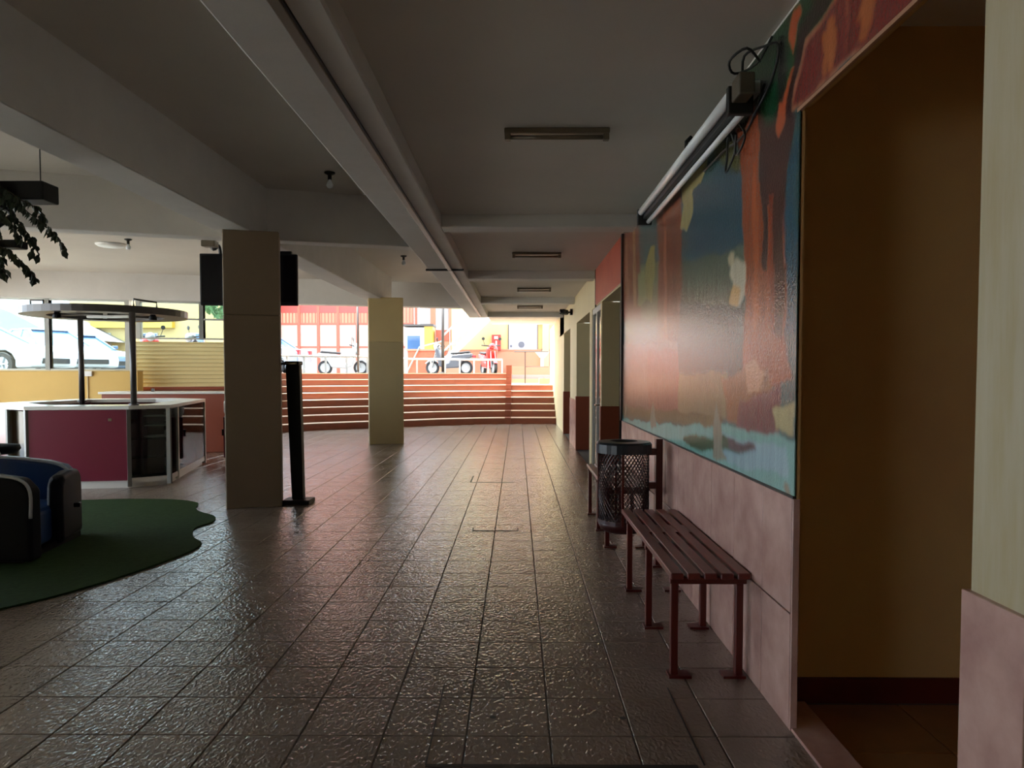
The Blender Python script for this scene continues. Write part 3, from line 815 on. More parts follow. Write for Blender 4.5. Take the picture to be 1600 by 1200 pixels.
# ================================================================== BENCHES
def bench(label, y0, y1, legs_y):
    zt = 0.505
    e = thing('bench', label, 'bench', (0.9, (y0 + y1) / 2, 0), 'slatted metal benches along the right wall')
    xs0, xs1 = 0.715, 1.085
    n = 5; gap = 0.018; wd = (xs1 - xs0 - gap * (n - 1)) / n
    for k in range(n):
        a = xs0 + k * (wd + gap)
        MB().box(a, a + wd, y0, y1, zt - 0.03, zt).build('slat', 'redwood', e, bevel=0.004, seg=1)
    for k, yl in enumerate(legs_y):
        MB().box(xs0 + 0.005, xs1 - 0.005, yl, yl + 0.035, zt - 0.062, zt - 0.028).build('cross_bar', 'bench_leg', e, bevel=0.003, seg=1)
        for x in (xs0 + 0.01, xs1 - 0.055):
            lg = MB().box(x, x + 0.035, yl, yl + 0.035, 0.008, zt - 0.06).build('leg', 'bench_leg', e, bevel=0.003, seg=1)
            MB().box(x - (0.06 if x > 0.9 else 0.01), x + (0.045 if x > 0.9 else 0.095), yl - 0.02, yl + 0.055, 0, 0.012).build('foot_plate', 'bench_leg', lg).location = (0, 0, 0)
    # short spacer pieces that interrupt the slots
    for yl in [(legs_y[0] + legs_y[-1]) / 2 + 0.18]:
        for k in range(n - 1):
            a = xs0 + k * (wd + gap) + wd
            MB().box(a, a + gap, yl, yl + 0.2, zt - 0.03, zt - 0.004).build('spacer', 'redwood', e)
    return e
bench('near dark-red slatted metal bench along the tiled wall, in front of the bin', 3.30, 4.88, (3.34, 3.99, 4.68))
bench('far dark-red slatted metal bench along the tiled wall, behind the bin', 5.82, 7.34, (5.86, 6.5, 7.25))

# ================================================================== LITTER BIN
lb = thing('litter_bin', 'wire mesh litter bin with black ring lid on a dark red post between benches', 'bin', (0.79, 5.3, 0))
bx, by, br = 0.79, 5.3, 0.185
MB().lathe([(br + 0.02, 0.85), (br + 0.02, 0.915), (br + 0.008, 0.93), (0.105, 0.935), (0.095, 0.925), (0.095, 0.85)], (bx, by, 0), 32, closed=True).build('lid_ring', 'lid', lb, smooth=False)
lat = MB()
NK = 42
for sgn in (1, -1):
    for k in range(NK):
        pts = []
        for t in range(9):
            a = 2 * math.pi * k / NK + sgn * t / 8 * 1.9
            z = 0.34 + t / 8 * 0.52
            pts.append((bx + br * math.cos(a), by + br * math.sin(a), z))
        lat.tube(pts, 0.0032, 3, cap=False)
lo = lat.build('mesh_basket', 'wire', lb); lo['kind'] = 'stuff'
MB().lathe([(br, 0.34), (br + 0.005, 0.33), (br * 0.9, 0.28), (br * 0.75, 0.265), (0.001, 0.26)], (bx, by, 0), 28).build('base_bowl', 'dark_bin', lb, smooth=True)
MB().lathe([(br + 0.006, 0.335), (br + 0.006, 0.36), (br - 0.004, 0.36), (br - 0.004, 0.335)], (bx, by, 0), 28, closed=True).build('bottom_hoop', 'dark_bin', lb)
MB().box(1.025, 1.075, by - 0.03, by + 0.03, 0.01, 0.95).build('post', 'bench_leg', lb, bevel=0.004)
MB().box(1.0, 1.09, by - 0.06, by + 0.06, 0, 0.014).build('post_foot', 'bench_leg', lb)
for z in (0.83, 0.58):
    MB().box(bx + br - 0.006, 1.03, by - 0.025, by + 0.025, z, z + 0.05).build('bracket', 'bench_leg', lb, bevel=0.004)
for a in (100, 180, 260):
    MB().box(bx + br * math.cos(R(a)) - 0.008, bx + br * math.cos(R(a)) + 0.008, by + br * math.sin(R(a)) - 0.008, by + br * math.sin(R(a)) + 0.008, 0.33, 0.86).build('stay', 'bench_leg', lb)

# ================================================================== BLACK STAND
bs = thing('post_stand', 'tall slim black post on a flat base beside the near pillar', 'stand', (-2.43, 7.9, 0))
MB().obox((-2.42, 7.88), (0.30, 0.24), R(0), 0, 0.045).build('base', 'black', bs, bevel=0.008)
pst = MB()
pa, pb = [], []
for (cx, z, wd) in ((-2.42, 0.045, 0.125), (-2.46, 1.52, 0.155)):
    pa += [(cx - wd / 2, 7.83, z), (cx + wd / 2, 7.83, z), (cx + wd / 2, 7.93, z), (cx - wd / 2, 7.93, z)]
pst.add(pa, [(0, 3, 2, 1), (4, 5, 6, 7), (0, 1, 5, 4), (1, 2, 6, 5), (2, 3, 7, 6), (3, 0, 4, 7)]).build('post', 'black', bs, bevel=0.01)
MB().box(-2.54, -2.38, 7.80, 7.96, 1.52, 1.565).build('head', 'black', bs, bevel=0.012)
MB().box(-2.52, -2.40, 7.795, 7.80, 1.53, 1.555).build('head_plate', 'chrome', bs)
MB().tube([(-2.56, 7.88, 1.54), (-2.64, 7.88, 1.53)], 0.012, 8).build('cable_stub', 'black', bs)

# ================================================================== TELEVISION behind the pillar
tv = thing('television', 'black flat television hung from the ceiling behind the near pillar', 'television', (-3.08, 8.25, 2.5))
MB().obox((-3.08, 8.27), (1.10, 0.06), R(3), 2.212, 2.80).build('casing', 'black', tv, bevel=0.01)
MB().obox((-3.08, 8.236), (1.05, 0.008), R(3), 2.25, 2.775).build('display', 'screen', tv)
MB().obox((-3.08, 8.33), (0.5, 0.08), R(3), 2.35, 2.83).build('mount', 'black', tv, bevel=0.01)
MB().box(-3.12, -3.04, 8.33, 8.4, 2.6, 2.99).build('drop_pole', 'black', tv)
MB().tube(smooth_pts([(-3.55, 8.3, 2.94), (-3.5, 8.3, 2.86), (-3.44, 8.3, 2.9), (-3.42, 8.3, 2.8)]), 0.02, 6).build('cable_or_shadow_gap', 'dark_metal', tv)
MB().obox((-3.50, 8.2), (0.16, 0.12), 0, 2.87, 2.94).build('bracket', 'fixture', tv, bevel=0.01)
MB().obox((-2.70, 8.3), (0.2, 0.05), R(3), 2.80, 2.835).build('tuner_box', 'black', tv)

# ================================================================== TURF MAT
tp = [(-5.317, 7.875), (-4.868, 7.958), (-4.432, 8.03), (-3.882, 8.006), (-3.519, 7.81), (-3.4, 7.513), (-3.267, 7.305), (-3.078, 7.141), (-2.966, 6.983), (-2.921, 6.773), (-2.967, 6.575), (-2.912, 6.363), (-2.8, 6.14), (-2.651, 5.954), (-2.614, 5.695), (-2.68, 5.309), (-2.792, 4.908), (-2.93, 4.563), (-3.069, 4.345), (-3.3, 4.1), (-3.9, 3.9), (-5.0, 4.2), (-6.2, 5.2), (-6.9, 6.6), (-6.3, 7.6)]
tps = [tuple(v) for v in smooth_pts([(a, b, 0) for a, b in tp + tp[:1]], 4)][:-1]
tf = MB().prism([(p[0], p[1]) for p in tps], 0.001, 0.014).build('turf_mat', 'turf')
tag(tf, 'green artificial turf mat with a wavy scalloped edge on the tiled floor', 'mat')

# ================================================================== ARMCHAIR
def rounded_panel(pts_top, z_bot, p, q, th, name, m, parent, bevel=0.05):
    """upright padded panel between plan points p and q; pts_top = (t, z) along its top"""
    P, Q = Vector(p), Vector(q)
    d = (Q - P).normalized(); n = Vector((-d.y, d.x)) * th
    prof = [(0.0, z_bot)] + pts_top + [(1.0, z_bot)]
    vs = []
    for s in (0, 1):
        for t, z in prof:
            c = P.lerp(Q, t) + n * s
            vs.append((c.x, c.y, z))
    k = len(prof)
    return MB().add(vs, [tuple(range(k)), tuple(range(k, 2 * k))[::-1]] + [(i, k + i, k + (i + 1) % k, (i + 1) % k) for i in range(k)]).build(name, m, parent, smooth=True, bevel=bevel, seg=4)
def rim_line(pts_top, p, q, off, th=0):
    P, Q = Vector(p), Vector(q)
    d = (Q - P).normalized(); n = Vector((-d.y, d.x)) * off
    return smooth_pts([tuple(P.lerp(Q, t) + n) + (z,) for t, z in pts_top], 4)
ac = thing('armchair', 'blue vinyl tub armchair with pale piping standing on the green turf', 'armchair', (-4.2, 5.8, 0.014))
# backrest (blue inside), right arm (navy), near arm (navy)
bt_ = [(0.0, 0.70), (0.25, 0.73), (0.55, 0.71), (0.8, 0.675), (0.93, 0.635), (1.0, 0.56)]
rounded_panel(bt_, 0.1, (-4.95, 5.98), (-3.87, 6.16), 0.16, 'backrest', 'blue', ac, 0.03)
MB().tube(rim_line(bt_, (-4.95, 5.98), (-3.87, 6.16), 0.01), 0.014, 8).build('piping', 'piping', ac, smooth=True)
at_ = [(0.0, 0.42), (0.03, 0.53), (0.15, 0.59), (0.5, 0.61), (0.85, 0.60), (0.97, 0.55), (1.0, 0.45)]
rounded_panel(at_, 0.03, (-3.72, 5.80), (-3.88, 6.34), 0.12, 'arm', 'navy', ac, 0.05)
nt_ = [(0.0, 0.66), (0.35, 0.69), (0.75, 0.68), (0.93, 0.65), (1.0, 0.56)]
rounded_panel(nt_, 0.03, (-4.75, 5.20), (-3.60, 5.24), 0.14, 'front_panel', 'navy', ac, 0.03)
MB().tube(rim_line(nt_ + [(1.0, 0.36)], (-4.75, 5.20), (-3.60, 5.24), 0.0), 0.012, 8).build('piping', 'piping', ac, smooth=True)
MB().prism([(-4.8, 5.3), (-3.72, 5.36), (-3.86, 6.12), (-4.9, 6.0)], 0.06, 0.36).build('seat', 'blue', ac, bevel=0.05, seg=3)
MB().obox((-3.73, 6.02), (0.05, 0.06), R(14), 0.30, 0.34).build('knob', 'black', ac, bevel=0.01)
MB().prism([(-4.8, 5.25), (-3.70, 5.29), (-3.82, 6.2), (-4.9, 6.05)], 0.014, 0.06).build('plinth', 'black', ac)
stl = thing('chrome_stool', 'dark stool with a bent chrome tube showing behind the blue armchair', 'stool', (-4.95, 6.75, 0))
MB().lathe([(0.001, 0.66), (0.16, 0.67), (0.2, 0.71), (0.19, 0.75), (0.001, 0.77)], (-4.95, 6.75, 0), 20).build('seat', 'navy', stl, smooth=True)
MB().tube([(-4.95, 6.75, 0.025), (-4.95, 6.75, 0.67)], 0.03, 10).build('column', 'chrome', stl, smooth=True)
MB().lathe([(0.001, 0.04), (0.05, 0.04), (0.2, 0.02), (0.21, 0.0)], (-4.95, 6.75, 0.0145), 20).build('base', 'chrome', stl, smooth=True)
MB().tube(smooth_pts([(-5.1, 6.55, 0.7), (-4.95, 6.5, 0.82), (-4.82, 6.5, 0.80), (-4.74, 6.52, 0.66), (-4.72, 6.6, 0.5), (-4.9, 6.75, 0.4)]), 0.018, 8).build('bent_tube', 'chrome', stl, smooth=True)

# ================================================================== KIOSK
kz = 1.03
kp = [(-6.36, 8.88), (-5.98, 8.66), (-4.83, 8.86), (-4.46, 9.14), (-4.93, 11.25), (-5.6, 11.6), (-6.9, 11.3), (-7.1, 9.6)]
kk = thing('kiosk', 'maroon island sales counter with pale top and glazed display corners', 'kiosk', (-5.7, 10, 0))
def panel(p, q, t, z0, z1, name, m, parent=kk, **k):
    return MB().slab(p, q, t, z0, z1).build(name, m, parent, **k)
def shrink(pts, d):
    c = Vector((-5.75, 10.1))
    return [tuple(c + (Vector(p) - c) * (1 - d)) for p in pts]
inn = shrink(kp, 0.035)
# toe kick, body panels, corner displays
for i in range(len(inn)):
    panel(inn[i], inn[(i + 1) % len(inn)], 0.05, 0, 0.12, 'toe_kick', 'white_lam')
panel(kp[1], kp[2], 0.04, 0.10, kz - 0.05, 'front_panel', 'maroon')
MB().slab((-5.06, 8.815), (-5.02, 8.822), 0.03, 0.84, 0.875).build('lock', 'chrome', kk)
for a, b, m in ((4, 5, 'maroon'), (5, 6, 'maroon'), (6, 7, 'maroon'), (7, 0, 'maroon')):
    panel(kp[a], kp[b], 0.04, 0.10, kz - 0.05, 'side_panel', m)
def display(a, b, m_back, low=None):
    P, Q = Vector(kp[a]), Vector(kp[b])
    d = (Q - P).normalized(); n = Vector((-d.y, d.x))
    g = panel(tuple(P), tuple(Q), 0.008, 0.13, kz - 0.06, 'display_glass', 'case_glass')
    Pi, Qi = P + n * 0.32, Q + n * 0.32
    panel(tuple(Pi), tuple(Qi), 0.02, 0.10, kz - 0.06, 'display_back', m_back)
    for z in ((0.36, 0.60, 0.80) if low is None else (0.62, 0.76, 0.88)):
        MB().slab(tuple(P + n * 0.02), tuple(Q + n * 0.02), 0.28, z, z + 0.012).build('glass_shelf', 'white_lam' if low else 'case_glass', kk)
    if low is not None:
        panel(tuple(P + n * 0.012), tuple(Q + n * 0.012), 0.03, 0.10, low, 'lower_panel', 'white_lam')
    for c, nm in ((P, 0), (P.lerp(Q, 0.2), 0), (Q, 0)) if low is not None else ((P, 0), (Q, 0)):
        MB().obox(tuple(c + n * 0.01), (0.045, 0.045), math.atan2(d.y, d.x), 0.02, kz - 0.04).build('corner_post', 'alu' if low else 'steel', kk)
    panel(tuple(P), tuple(Q), 0.3, 0.06, 0.125, 'display_base', 'white_lam')
display(2, 3, 'maroon2'); display(0, 1, 'maroon2'); display(3, 4, 'maroon2', 0.56)
# counter top as a ring, open in the middle
n = len(kp)
outer = shrink(kp, -0.015); inner = shrink(kp, 0.30)
vs = [(p[0], p[1], kz - 0.045) for p in outer] + [(p[0], p[1], kz - 0.045) for p in inner] + [(p[0], p[1], kz) for p in outer] + [(p[0], p[1], kz) for p in inner]
fs = []
for i in range(n):
    j = (i + 1) % n
    fs += [(i, j, 2 * n + j, 2 * n + i), (2 * n + i, 2 * n + j, 3 * n + j, 3 * n + i), (3 * n + i, 3 * n + j, n + j, n + i), (n + i, n + j, j, i)]
MB().add(vs, fs).build('counter_top', 'counter', kk)
for i in range(n):
    panel(inner[i], inner[(i + 1) % n], 0.02, 0.1, kz - 0.045, 'inner_panel', 'maroon2')
# canopy
kcx, kcy, kr = -5.56, 9.72, 1.0
cz0, cz1 = 2.195, 2.285
MB().lathe([(kr, cz0), (kr, cz1), (kr - 0.30, cz1), (kr - 0.30, cz0)], (kcx, kcy, 0), 48, closed=True).build('canopy_ring', 'kiosk_metal', kk)
for a in (0, 60, 120):
    c, s = math.cos(R(a)), math.sin(R(a))
    MB().slab((kcx - c * kr * .9, kcy - s * kr * .9), (kcx + c * kr * .9, kcy + s * kr * .9), 0.05, cz0 + 0.02, cz1 - 0.02).build('canopy_spoke', 'kiosk_metal', kk)
MB().box(kcx - 0.25, kcx + 0.32, kcy - 0.06, kcy + 0.0, cz0 - 0.015, cz0 + 0.02).build('canopy_tube_lamp', 'tube', kk, bevel=0.008)
for q in ((-4.85, 9.03), (-6.13, 10.05)):
    MB().tube([(q[0], q[1], 0.9 if q[0] < -5 else 0.85), (q[0], q[1], cz0 + 0.01)], 0.036, 12).build('canopy_post', 'kiosk_metal', kk, smooth=True)
    MB().lathe([(0.001, 0.02), (0.06, 0.02), (0.06, 0.0)], (q[0], q[1], kz), 16).build('post_collar', 'kiosk_metal', kk)
for (ax, ay), (bx2, by2) in (((-6.35, 9.35), (-6.05, 9.15)), ((-4.92, 9.2), (-4.75, 9.45))):
    MB().tube([(ax, ay, cz1), (ax, ay, cz1 + 0.10), (bx2, by2, cz1 + 0.08), (bx2, by2, cz1)], 0.012, 6).build('canopy_hanger', 'kiosk_metal', kk)
for q in ((-5.75, 8.95), (-4.75, 9.35)):
    MB().lathe([(0.03, 0.0), (0.045, -0.03), (0.05, -0.07), (0.001, -0.075)], (q[0], q[1], cz0), 12).build('spot_lamp', 'black', kk)
# rear counter behind the kiosk
rc = thing('service_counter', 'low brown rear counter with pale top behind the kiosk', 'counter', (-6.2, 13.2, 0))
MB().prism([(-7.4, 12.7), (-5.3, 12.95), (-5.4, 13.5), (-7.5, 13.3)], 0, 1.06).build('body', 'dado', rc, bevel=0.01)
MB().prism([(-7.44, 12.66), (-5.26, 12.91), (-5.36, 13.54), (-7.54, 13.34)], 1.06, 1.10).build('top', 'counter', rc, bevel=0.006)
MB().prism([(-6.55, 12.78), (-6.5, 12.785), (-6.5, 12.81), (-6.55, 12.81)], 1.1, 1.16).build('edge_block', 'kiosk_metal', rc)
vm = thing('gum_machine', 'small red and white vending machine half hidden behind the near pillar', 'vending machine', (-4.35, 11.2, 0))
MB().box(-4.62, -4.36, 11.2, 11.45, 0.1, 0.75).build('cabinet', 'maroon', vm, bevel=0.02)
MB().lathe([(0.11, 0.75), (0.15, 0.82), (0.15, 0.98), (0.10, 1.06), (0.001, 1.08)], (-4.49, 11.32, 0), 18).build('globe', 'white', vm, smooth=True)
MB().lathe([(0.001, 0.02), (0.1, 0.02), (0.14, 0.0)], (-4.49, 11.32, 0.0), 14).build('foot', 'black', vm)
MB().tube([(-4.49, 11.32, 0.01), (-4.49, 11.32, 0.1)], 0.04, 8).build('stem', 'black', vm)
MB().box(-4.66, -4.62, 11.25, 11.35, 0.45, 0.55).build('coin_slot', 'black', vm)

# ================================================================== FLOOR HATCHES
def hatch(label, segs, holes=()):
    h = thing('floor_hatch', label, 'floor hatch', (segs[0][0], segs[0][2], 0))
    for x0, x1, y0, y1 in segs:
        MB().box(x0, x1, y0, y1, -0.004, 0.0022).build('steel_edge', 'dark_metal', h)
    for x, y in holes:
        MB().lathe([(0.014, 0.0024), (0.001, 0.0026)], (x, y, 0), 12).build('lift_hole', 'dark_metal', h)
hatch('dark outline of a large hatch cut into the floor tiles nearest the camera', [(-0.335, 0.66, 2.555, 2.575), (-0.338, -0.332, 2.575, 3.25), (0.683, 0.689, 2.575, 3.22)], [(-0.10, 2.935), (0.44, 2.93)])
hatch('short dark floor slot in the middle of the corridor', [(-0.41, 0.012, 6.46, 6.49), (-0.41, -0.40, 6.49, 6.6), (0.003, 0.012, 6.49, 6.6)])
hatch('faint small slot in the corridor floor farther from the camera', [(-0.62, -0.6, 9.4, 9.95), (-0.62, -0.05, 9.36, 9.385)])

# ================================================================== HANGING VINE
pln = thing('hanging_planter', 'black hanging trough with trailing ivy in the upper left corner', 'plant', (-3.6, 5.0, 2.63))
MB().box(-3.95, -3.277, 4.98, 5.16, 2.635, 2.765).build('trough', 'black', pln, bevel=0.01)
for x in (-3.9, -3.35):
    MB().tube([(x, 5.07, 2.76), (x, 5.07, CEIL_L)], 0.004, 6).build('hanging_wire', 'dark_metal', pln)
MB().box(-3.95, -3.48, 5.0, 5.12, 2.31, 2.365).build('shelf_bar', 'black', pln, bevel=0.01)
MB().tube(smooth_pts([(-3.8, 5.05, 2.64), (-3.62, 5.03, 2.60), (-3.52, 5.02, 2.54), (-3.6, 5.02, 2.48), (-3.75, 5.05, 2.40), (-3.8, 5.06, 2.36)]), 0.02, 8).build('bracket_arm', 'black', pln)
lm = MB()
lv = [(0, 0, 0), (0.011, 0.010, 0.003), (0.014, 0.024, 0.004), (0.006, 0.034, 0.0), (0, 0.046, -0.004), (-0.006, 0.034, 0.0), (-0.014, 0.024, 0.004), (-0.011, 0.010, 0.003), (0, 0.022, -0.002)]
lm.add(lv, [(0, 1, 8), (1, 2, 8), (2, 3, 8), (3, 4, 8), (4, 5, 8), (5, 6, 8), (6, 7, 8), (7, 0, 8)])
leaf_me = lm.mesh('leaf', 'leaf', fix=False)
strands = [[(-3.62, 4.97, 2.75), (-3.45, 4.93, 2.66), (-3.36, 4.92, 2.55), (-3.25, 4.92, 2.46), (-3.16, 4.92, 2.38), (-3.10, 4.93, 2.29)],
           [(-3.6, 4.97, 2.70), (-3.48, 4.92, 2.58), (-3.40, 4.92, 2.46), (-3.33, 4.92, 2.36), (-3.28, 4.93, 2.24)],
           [(-3.66, 4.97, 2.68), (-3.55, 4.93, 2.56), (-3.46, 4.92, 2.45), (-3.40, 4.92, 2.36)],
           [(-3.68, 4.97, 2.62), (-3.58, 4.93, 2.47), (-3.56, 4.92, 2.40)],
           [(-3.66, 4.95, 2.34), (-3.54, 4.92, 2.30), (-3.44, 4.92, 2.24), (-3.36, 4.92, 2.16), (-3.32, 4.93, 2.10)],
           [(-3.7, 4.95, 2.34), (-3.59, 4.92, 2.27), (-3.54, 4.92, 2.19), (-3.52, 4.92, 2.12)],
           [(-3.7, 4.97, 2.76), (-3.62, 4.92, 2.80), (-3.56, 4.92, 2.74), (-3.52, 4.92, 2.64)],
           [(-3.62, 4.97, 2.66), (-3.50, 4.95, 2.62), (-3.40, 4.95, 2.62), (-3.30, 4.96, 2.56), (-3.25, 4.95, 2.50)]]
for s in strands:
    pts = smooth_pts(s, 5)
    st_o = MB().tube(pts, 0.0035, 5).build('vine_stem', 'stem', pln)
    for k in range(len(pts)):
        for rep in range(3 if k % 2 else 2):
            o = bpy.data.objects.new('leaf', leaf_me); C.objects.link(o); o.parent = pln
            p = pts[k] + Vector((random.uniform(-.012, .012), random.uniform(-.02, .02), random.uniform(-.012, .012)))
            o.location = p - pln.location
            o.rotation_euler = (random.uniform(-2.0, -0.9), random.uniform(-.5, .5), random.uniform(-1.6, 1.6))
            sca = random.uniform(0.9, 1.7); o.scale = (sca, sca, sca)

# ================================================================== STREET
SZ = 1.37
top = offs(base, 3.9)
gnd = [(-90, 13.2), (-13.35, 13.2), (-13.35, B4(-13.2) + 0.25), (-8.6, B4(-8.6) + 0.25), (-8.5, 15.75), (-6.5, 16.25)] + top + [(-0.36, 24.2), (-0.36, 26.0), (40, 26.0), (40, 110), (-90, 110)]
gd = MB().prism(gnd, SZ - 0.3, SZ).build('ground_street', 'street'); struct(gd)
kb = MB().prism(top + [(-0.36, 24.2), (-0.36, 24.4)] + [(p[0], p[1] + 0.25) for p in top[::-1]] , SZ - 0.05, 1.432).build('trim_1', 'tread'); struct(kb)
lnd = MB().box(-0.36, 5, 24.2, 26.2, 0.6, 1.074).build('landing_floor', 'tread'); struct(lnd)

def place(e, loc, rz):
    e.location = loc; e.rotation_euler = (0, 0, rz); return e

def car(name, label, paint, loc, rz):
    e = thing(name, label, 'car', world=False)
    prof = [(-2.15, 0.30), (-2.2, 0.55), (-2.17, 0.82), (-2.05, 0.95), (-1.55, 1.0), (0.75, 0.93), (1.75, 0.80), (2.12, 0.66), (2.2, 0.45), (2.15, 0.24), (1.75, 0.22)]
    def arch(cx): return [(cx + 0.36 * math.cos(R(a)), 0.32 + 0.36 * math.sin(R(a))) for a in (-15, 15, 45, 75, 105, 135, 165, 195)]
    prof = prof + arch(1.35) + [(0.9, 0.2), (-0.9, 0.2)] + arch(-1.35) + [(-1.8, 0.22)]
    MB().extr(prof, 'y', -0.86, 0.86).build('body', paint, e, smooth=True, bevel=0.06, seg=3)
    lo = [(-1.65, 0.97), (0.85, 0.92)]; hi = [(-1.0, 1.44), (-0.1, 1.44)]
    vs = [(lo[0][0], -0.78, lo[0][1]), (lo[1][0], -0.78, lo[1][1]), (lo[1][0], 0.78, lo[1][1]), (lo[0][0], 0.78, lo[0][1]),
          (hi[0][0], -0.58, 1.42), (hi[1][0], -0.58, 1.42), (hi[1][0], 0.58, 1.42), (hi[0][0], 0.58, 1.42)]
    MB().add(vs, [(0, 3, 2, 1), (4, 5, 6, 7), (0, 1, 5, 4), (1, 2, 6, 5), (2, 3, 7, 6), (3, 0, 4, 7)]).build('cabin_glass', 'car_glass', e)
    MB().box(-1.08, 0.0, -0.60, 0.60, 1.41, 1.46).build('roof', paint, e, bevel=0.03, seg=2)
    for s in (-1, 1):
        for (xa, za), (xb, zb) in (((0.87, 0.92), (-0.08, 1.43)), ((-1.67, 0.97), (-1.02, 1.43)), ((-0.35, 0.95), (-0.45, 1.43))):
            MB().tube([(xa, s * 0.785, za), (xb, s * 0.585, zb)], 0.035, 6).build('roof_pillar', paint, e)
        MB().box(0.55, 0.72, s * 0.86 - 0.02 if s > 0 else -1.0, 1.0 if s > 0 else -0.84, 0.95, 1.07).build('side_mirror', paint, e, bevel=0.02)
        MB().box(1.98, 2.17, s * 0.72 - 0.14, s * 0.72 + 0.12, 0.58, 0.70).build('headlamp', 'lamp_clear', e, bevel=0.03)
        MB().box(-2.2, -2.05, s * 0.70 - 0.16, s * 0.70 + 0.14, 0.72, 0.90).build('tail_lamp', 'lamp_red', e, bevel=0.02)
        for x in (-1.35, 1.35):
            wh = MB().lathe([(0.19, -0.10), (0.30, -0.10), (0.315, -0.06), (0.315, 0.06), (0.30, 0.10), (0.19, 0.10)], (x, s * 0.78, 0.32), 24, axis='y', closed=True).build('wheel', 'tyre', e)
            MB().lathe([(0.001, 0.02), (0.19, 0.02), (0.20, 0.06), (0.20, -0.06)], (x, s * 0.78, 0.32), 20, axis='y').build('rim', 'rim', wh)
            for k in range(5):
                a = R(72 * k)
                MB().tube([(x, s * 0.875, 0.32), (x + 0.18 * math.cos(a), s * 0.875, 0.32 + 0.18 * math.sin(a))], 0.022, 5).build('spoke', 'rim', wh)
    MB().box(2.13, 2.22, -0.5, 0.5, 0.34, 0.48).build('grille', 'tyre', e)
    return place(e, loc, rz)
car('car', 'white car nearest the window at the far left, front wheel in view', 'car_white', (-14.6, 19.4, SZ - 0.02), R(-4))
car('car', 'white car parked behind the nearest one, its bonnet between the window mullions', 'car_white', (-14.75, 22.6, SZ), R(-28))
car('car', 'grey-blue car with a dark windscreen parked behind the two white cars', 'car_blue', (-15.9, 26.0, SZ), R(-30))
car('car', 'silver sedan with a red tail lamp behind the railing right of the near pillar', 'car_silver', (-10.0, 26.4, SZ), R(180))

def scooter(label, paint, loc, rz, extra='scooter_white', lean=0):
    e = thing('motor_scooter', label, 'scooter', world=False)
    for x in (-0.58, 0.62):
        wh = MB().lathe([(0.17, -0.05), (0.235, -0.05), (0.25, 0), (0.235, 0.05), (0.17, 0.05)], (x, 0, 0.25), 20, axis='y', closed=True).build('wheel', 'tyre', e)
        MB().lathe([(0.001, 0.03), (0.06, 0.03), (0.17, 0.02), (0.17, -0.02)], (x, 0, 0.25), 14, axis='y').build('hub', 'rim', wh)
    MB().extr([(-0.85, 0.62), (-0.8, 0.76), (-0.1, 0.70), (0.0, 0.45), (0.25, 0.32), (0.2, 0.22), (-0.35, 0.25), (-0.5, 0.5)], 'y', -0.14, 0.14).build('body', paint, e, smooth=True, bevel=0.05, seg=3)
    MB().extr([(-0.75, 0.76), (-0.7, 0.83), (-0.35, 0.80), (-0.05, 0.78), (-0.05, 0.71)], 'y', -0.12, 0.12).build('seat', 'tyre', e, bevel=0.03)
    MB().extr([(0.2, 0.25), (0.35, 0.3), (0.5, 0.88), (0.42, 0.98), (0.33, 0.86)], 'y', -0.2, 0.2).build('leg_shield', paint, e, smooth=True, bevel=0.05, seg=3)
    MB().extr([(0.42, 0.44), (0.55, 0.54), (0.72, 0.54), (0.88, 0.40), (0.84, 0.38), (0.68, 0.49), (0.55, 0.48)], 'y', -0.07, 0.07).build('front_mudguard', extra, e, bevel=0.02)
    MB().tube([(0.62, 0.09, 0.25), (0.45, 0.07, 0.9)], 0.022, 6).build('fork', 'steel', e)
    MB().tube([(0.62, -0.09, 0.25), (0.45, -0.07, 0.9)], 0.022, 6).build('fork', 'steel', e)
    MB().tube([(0.28, -0.34, 1.02), (0.38, -0.15, 1.0), (0.42, 0, 0.98), (0.38, 0.15, 1.0), (0.28, 0.34, 1.02)], 0.02, 8).build('handlebar', 'tyre', e)
    MB().lathe([(0.001, 0.12), (0.09, 0.10), (0.12, 0.0), (0.10, -0.1), (0.001, -0.12)], (0.45, 0, 0.98), 14, axis='x').build('headlamp', extra, e, smooth=True)
    for s in (-1, 1):
        mi = MB().tube([(0.34, s * 0.24, 1.02), (0.36, s * 0.30, 1.2)], 0.008, 6).build('mirror_stem', 'tyre', e)
        MB().lathe([(0.001, -0.01), (0.055, -0.01), (0.055, 0.01), (0.001, 0.012)], (0.36, s * 0.30, 1.24), 12, axis='x').build('mirror', 'tyre', mi)
    MB().box(-0.92, -0.84, -0.07, 0.07, 0.60, 0.68).build('tail_lamp', 'lamp_red', e, bevel=0.01)
    return place(e, loc, rz)
scooter('red and white scooter parked facing the steps, under the outdoor stair', 'scooter_red', (-1.0, 25.0, SZ), R(-70), 'scooter_red')
scooter('dark grey scooter parked sideways by the railing left of the red one', 'scooter_grey', (-2.35, 25.0, SZ), R(170))
scooter('white scooter behind the railing between the silver sedan and yellow pillar', 'scooter_white', (-6.0, 24.6, SZ), R(8))
scooter('red scooter whose front shows above the cream screen beside the kiosk canopy', 'scooter_red', (-9.55, 18.6, SZ + 0.0), R(-60))
scooter('black scooter whose handlebar shows above the middle of the cream screen', 'scooter_grey', (-8.1, 18.75, SZ), R(-130))

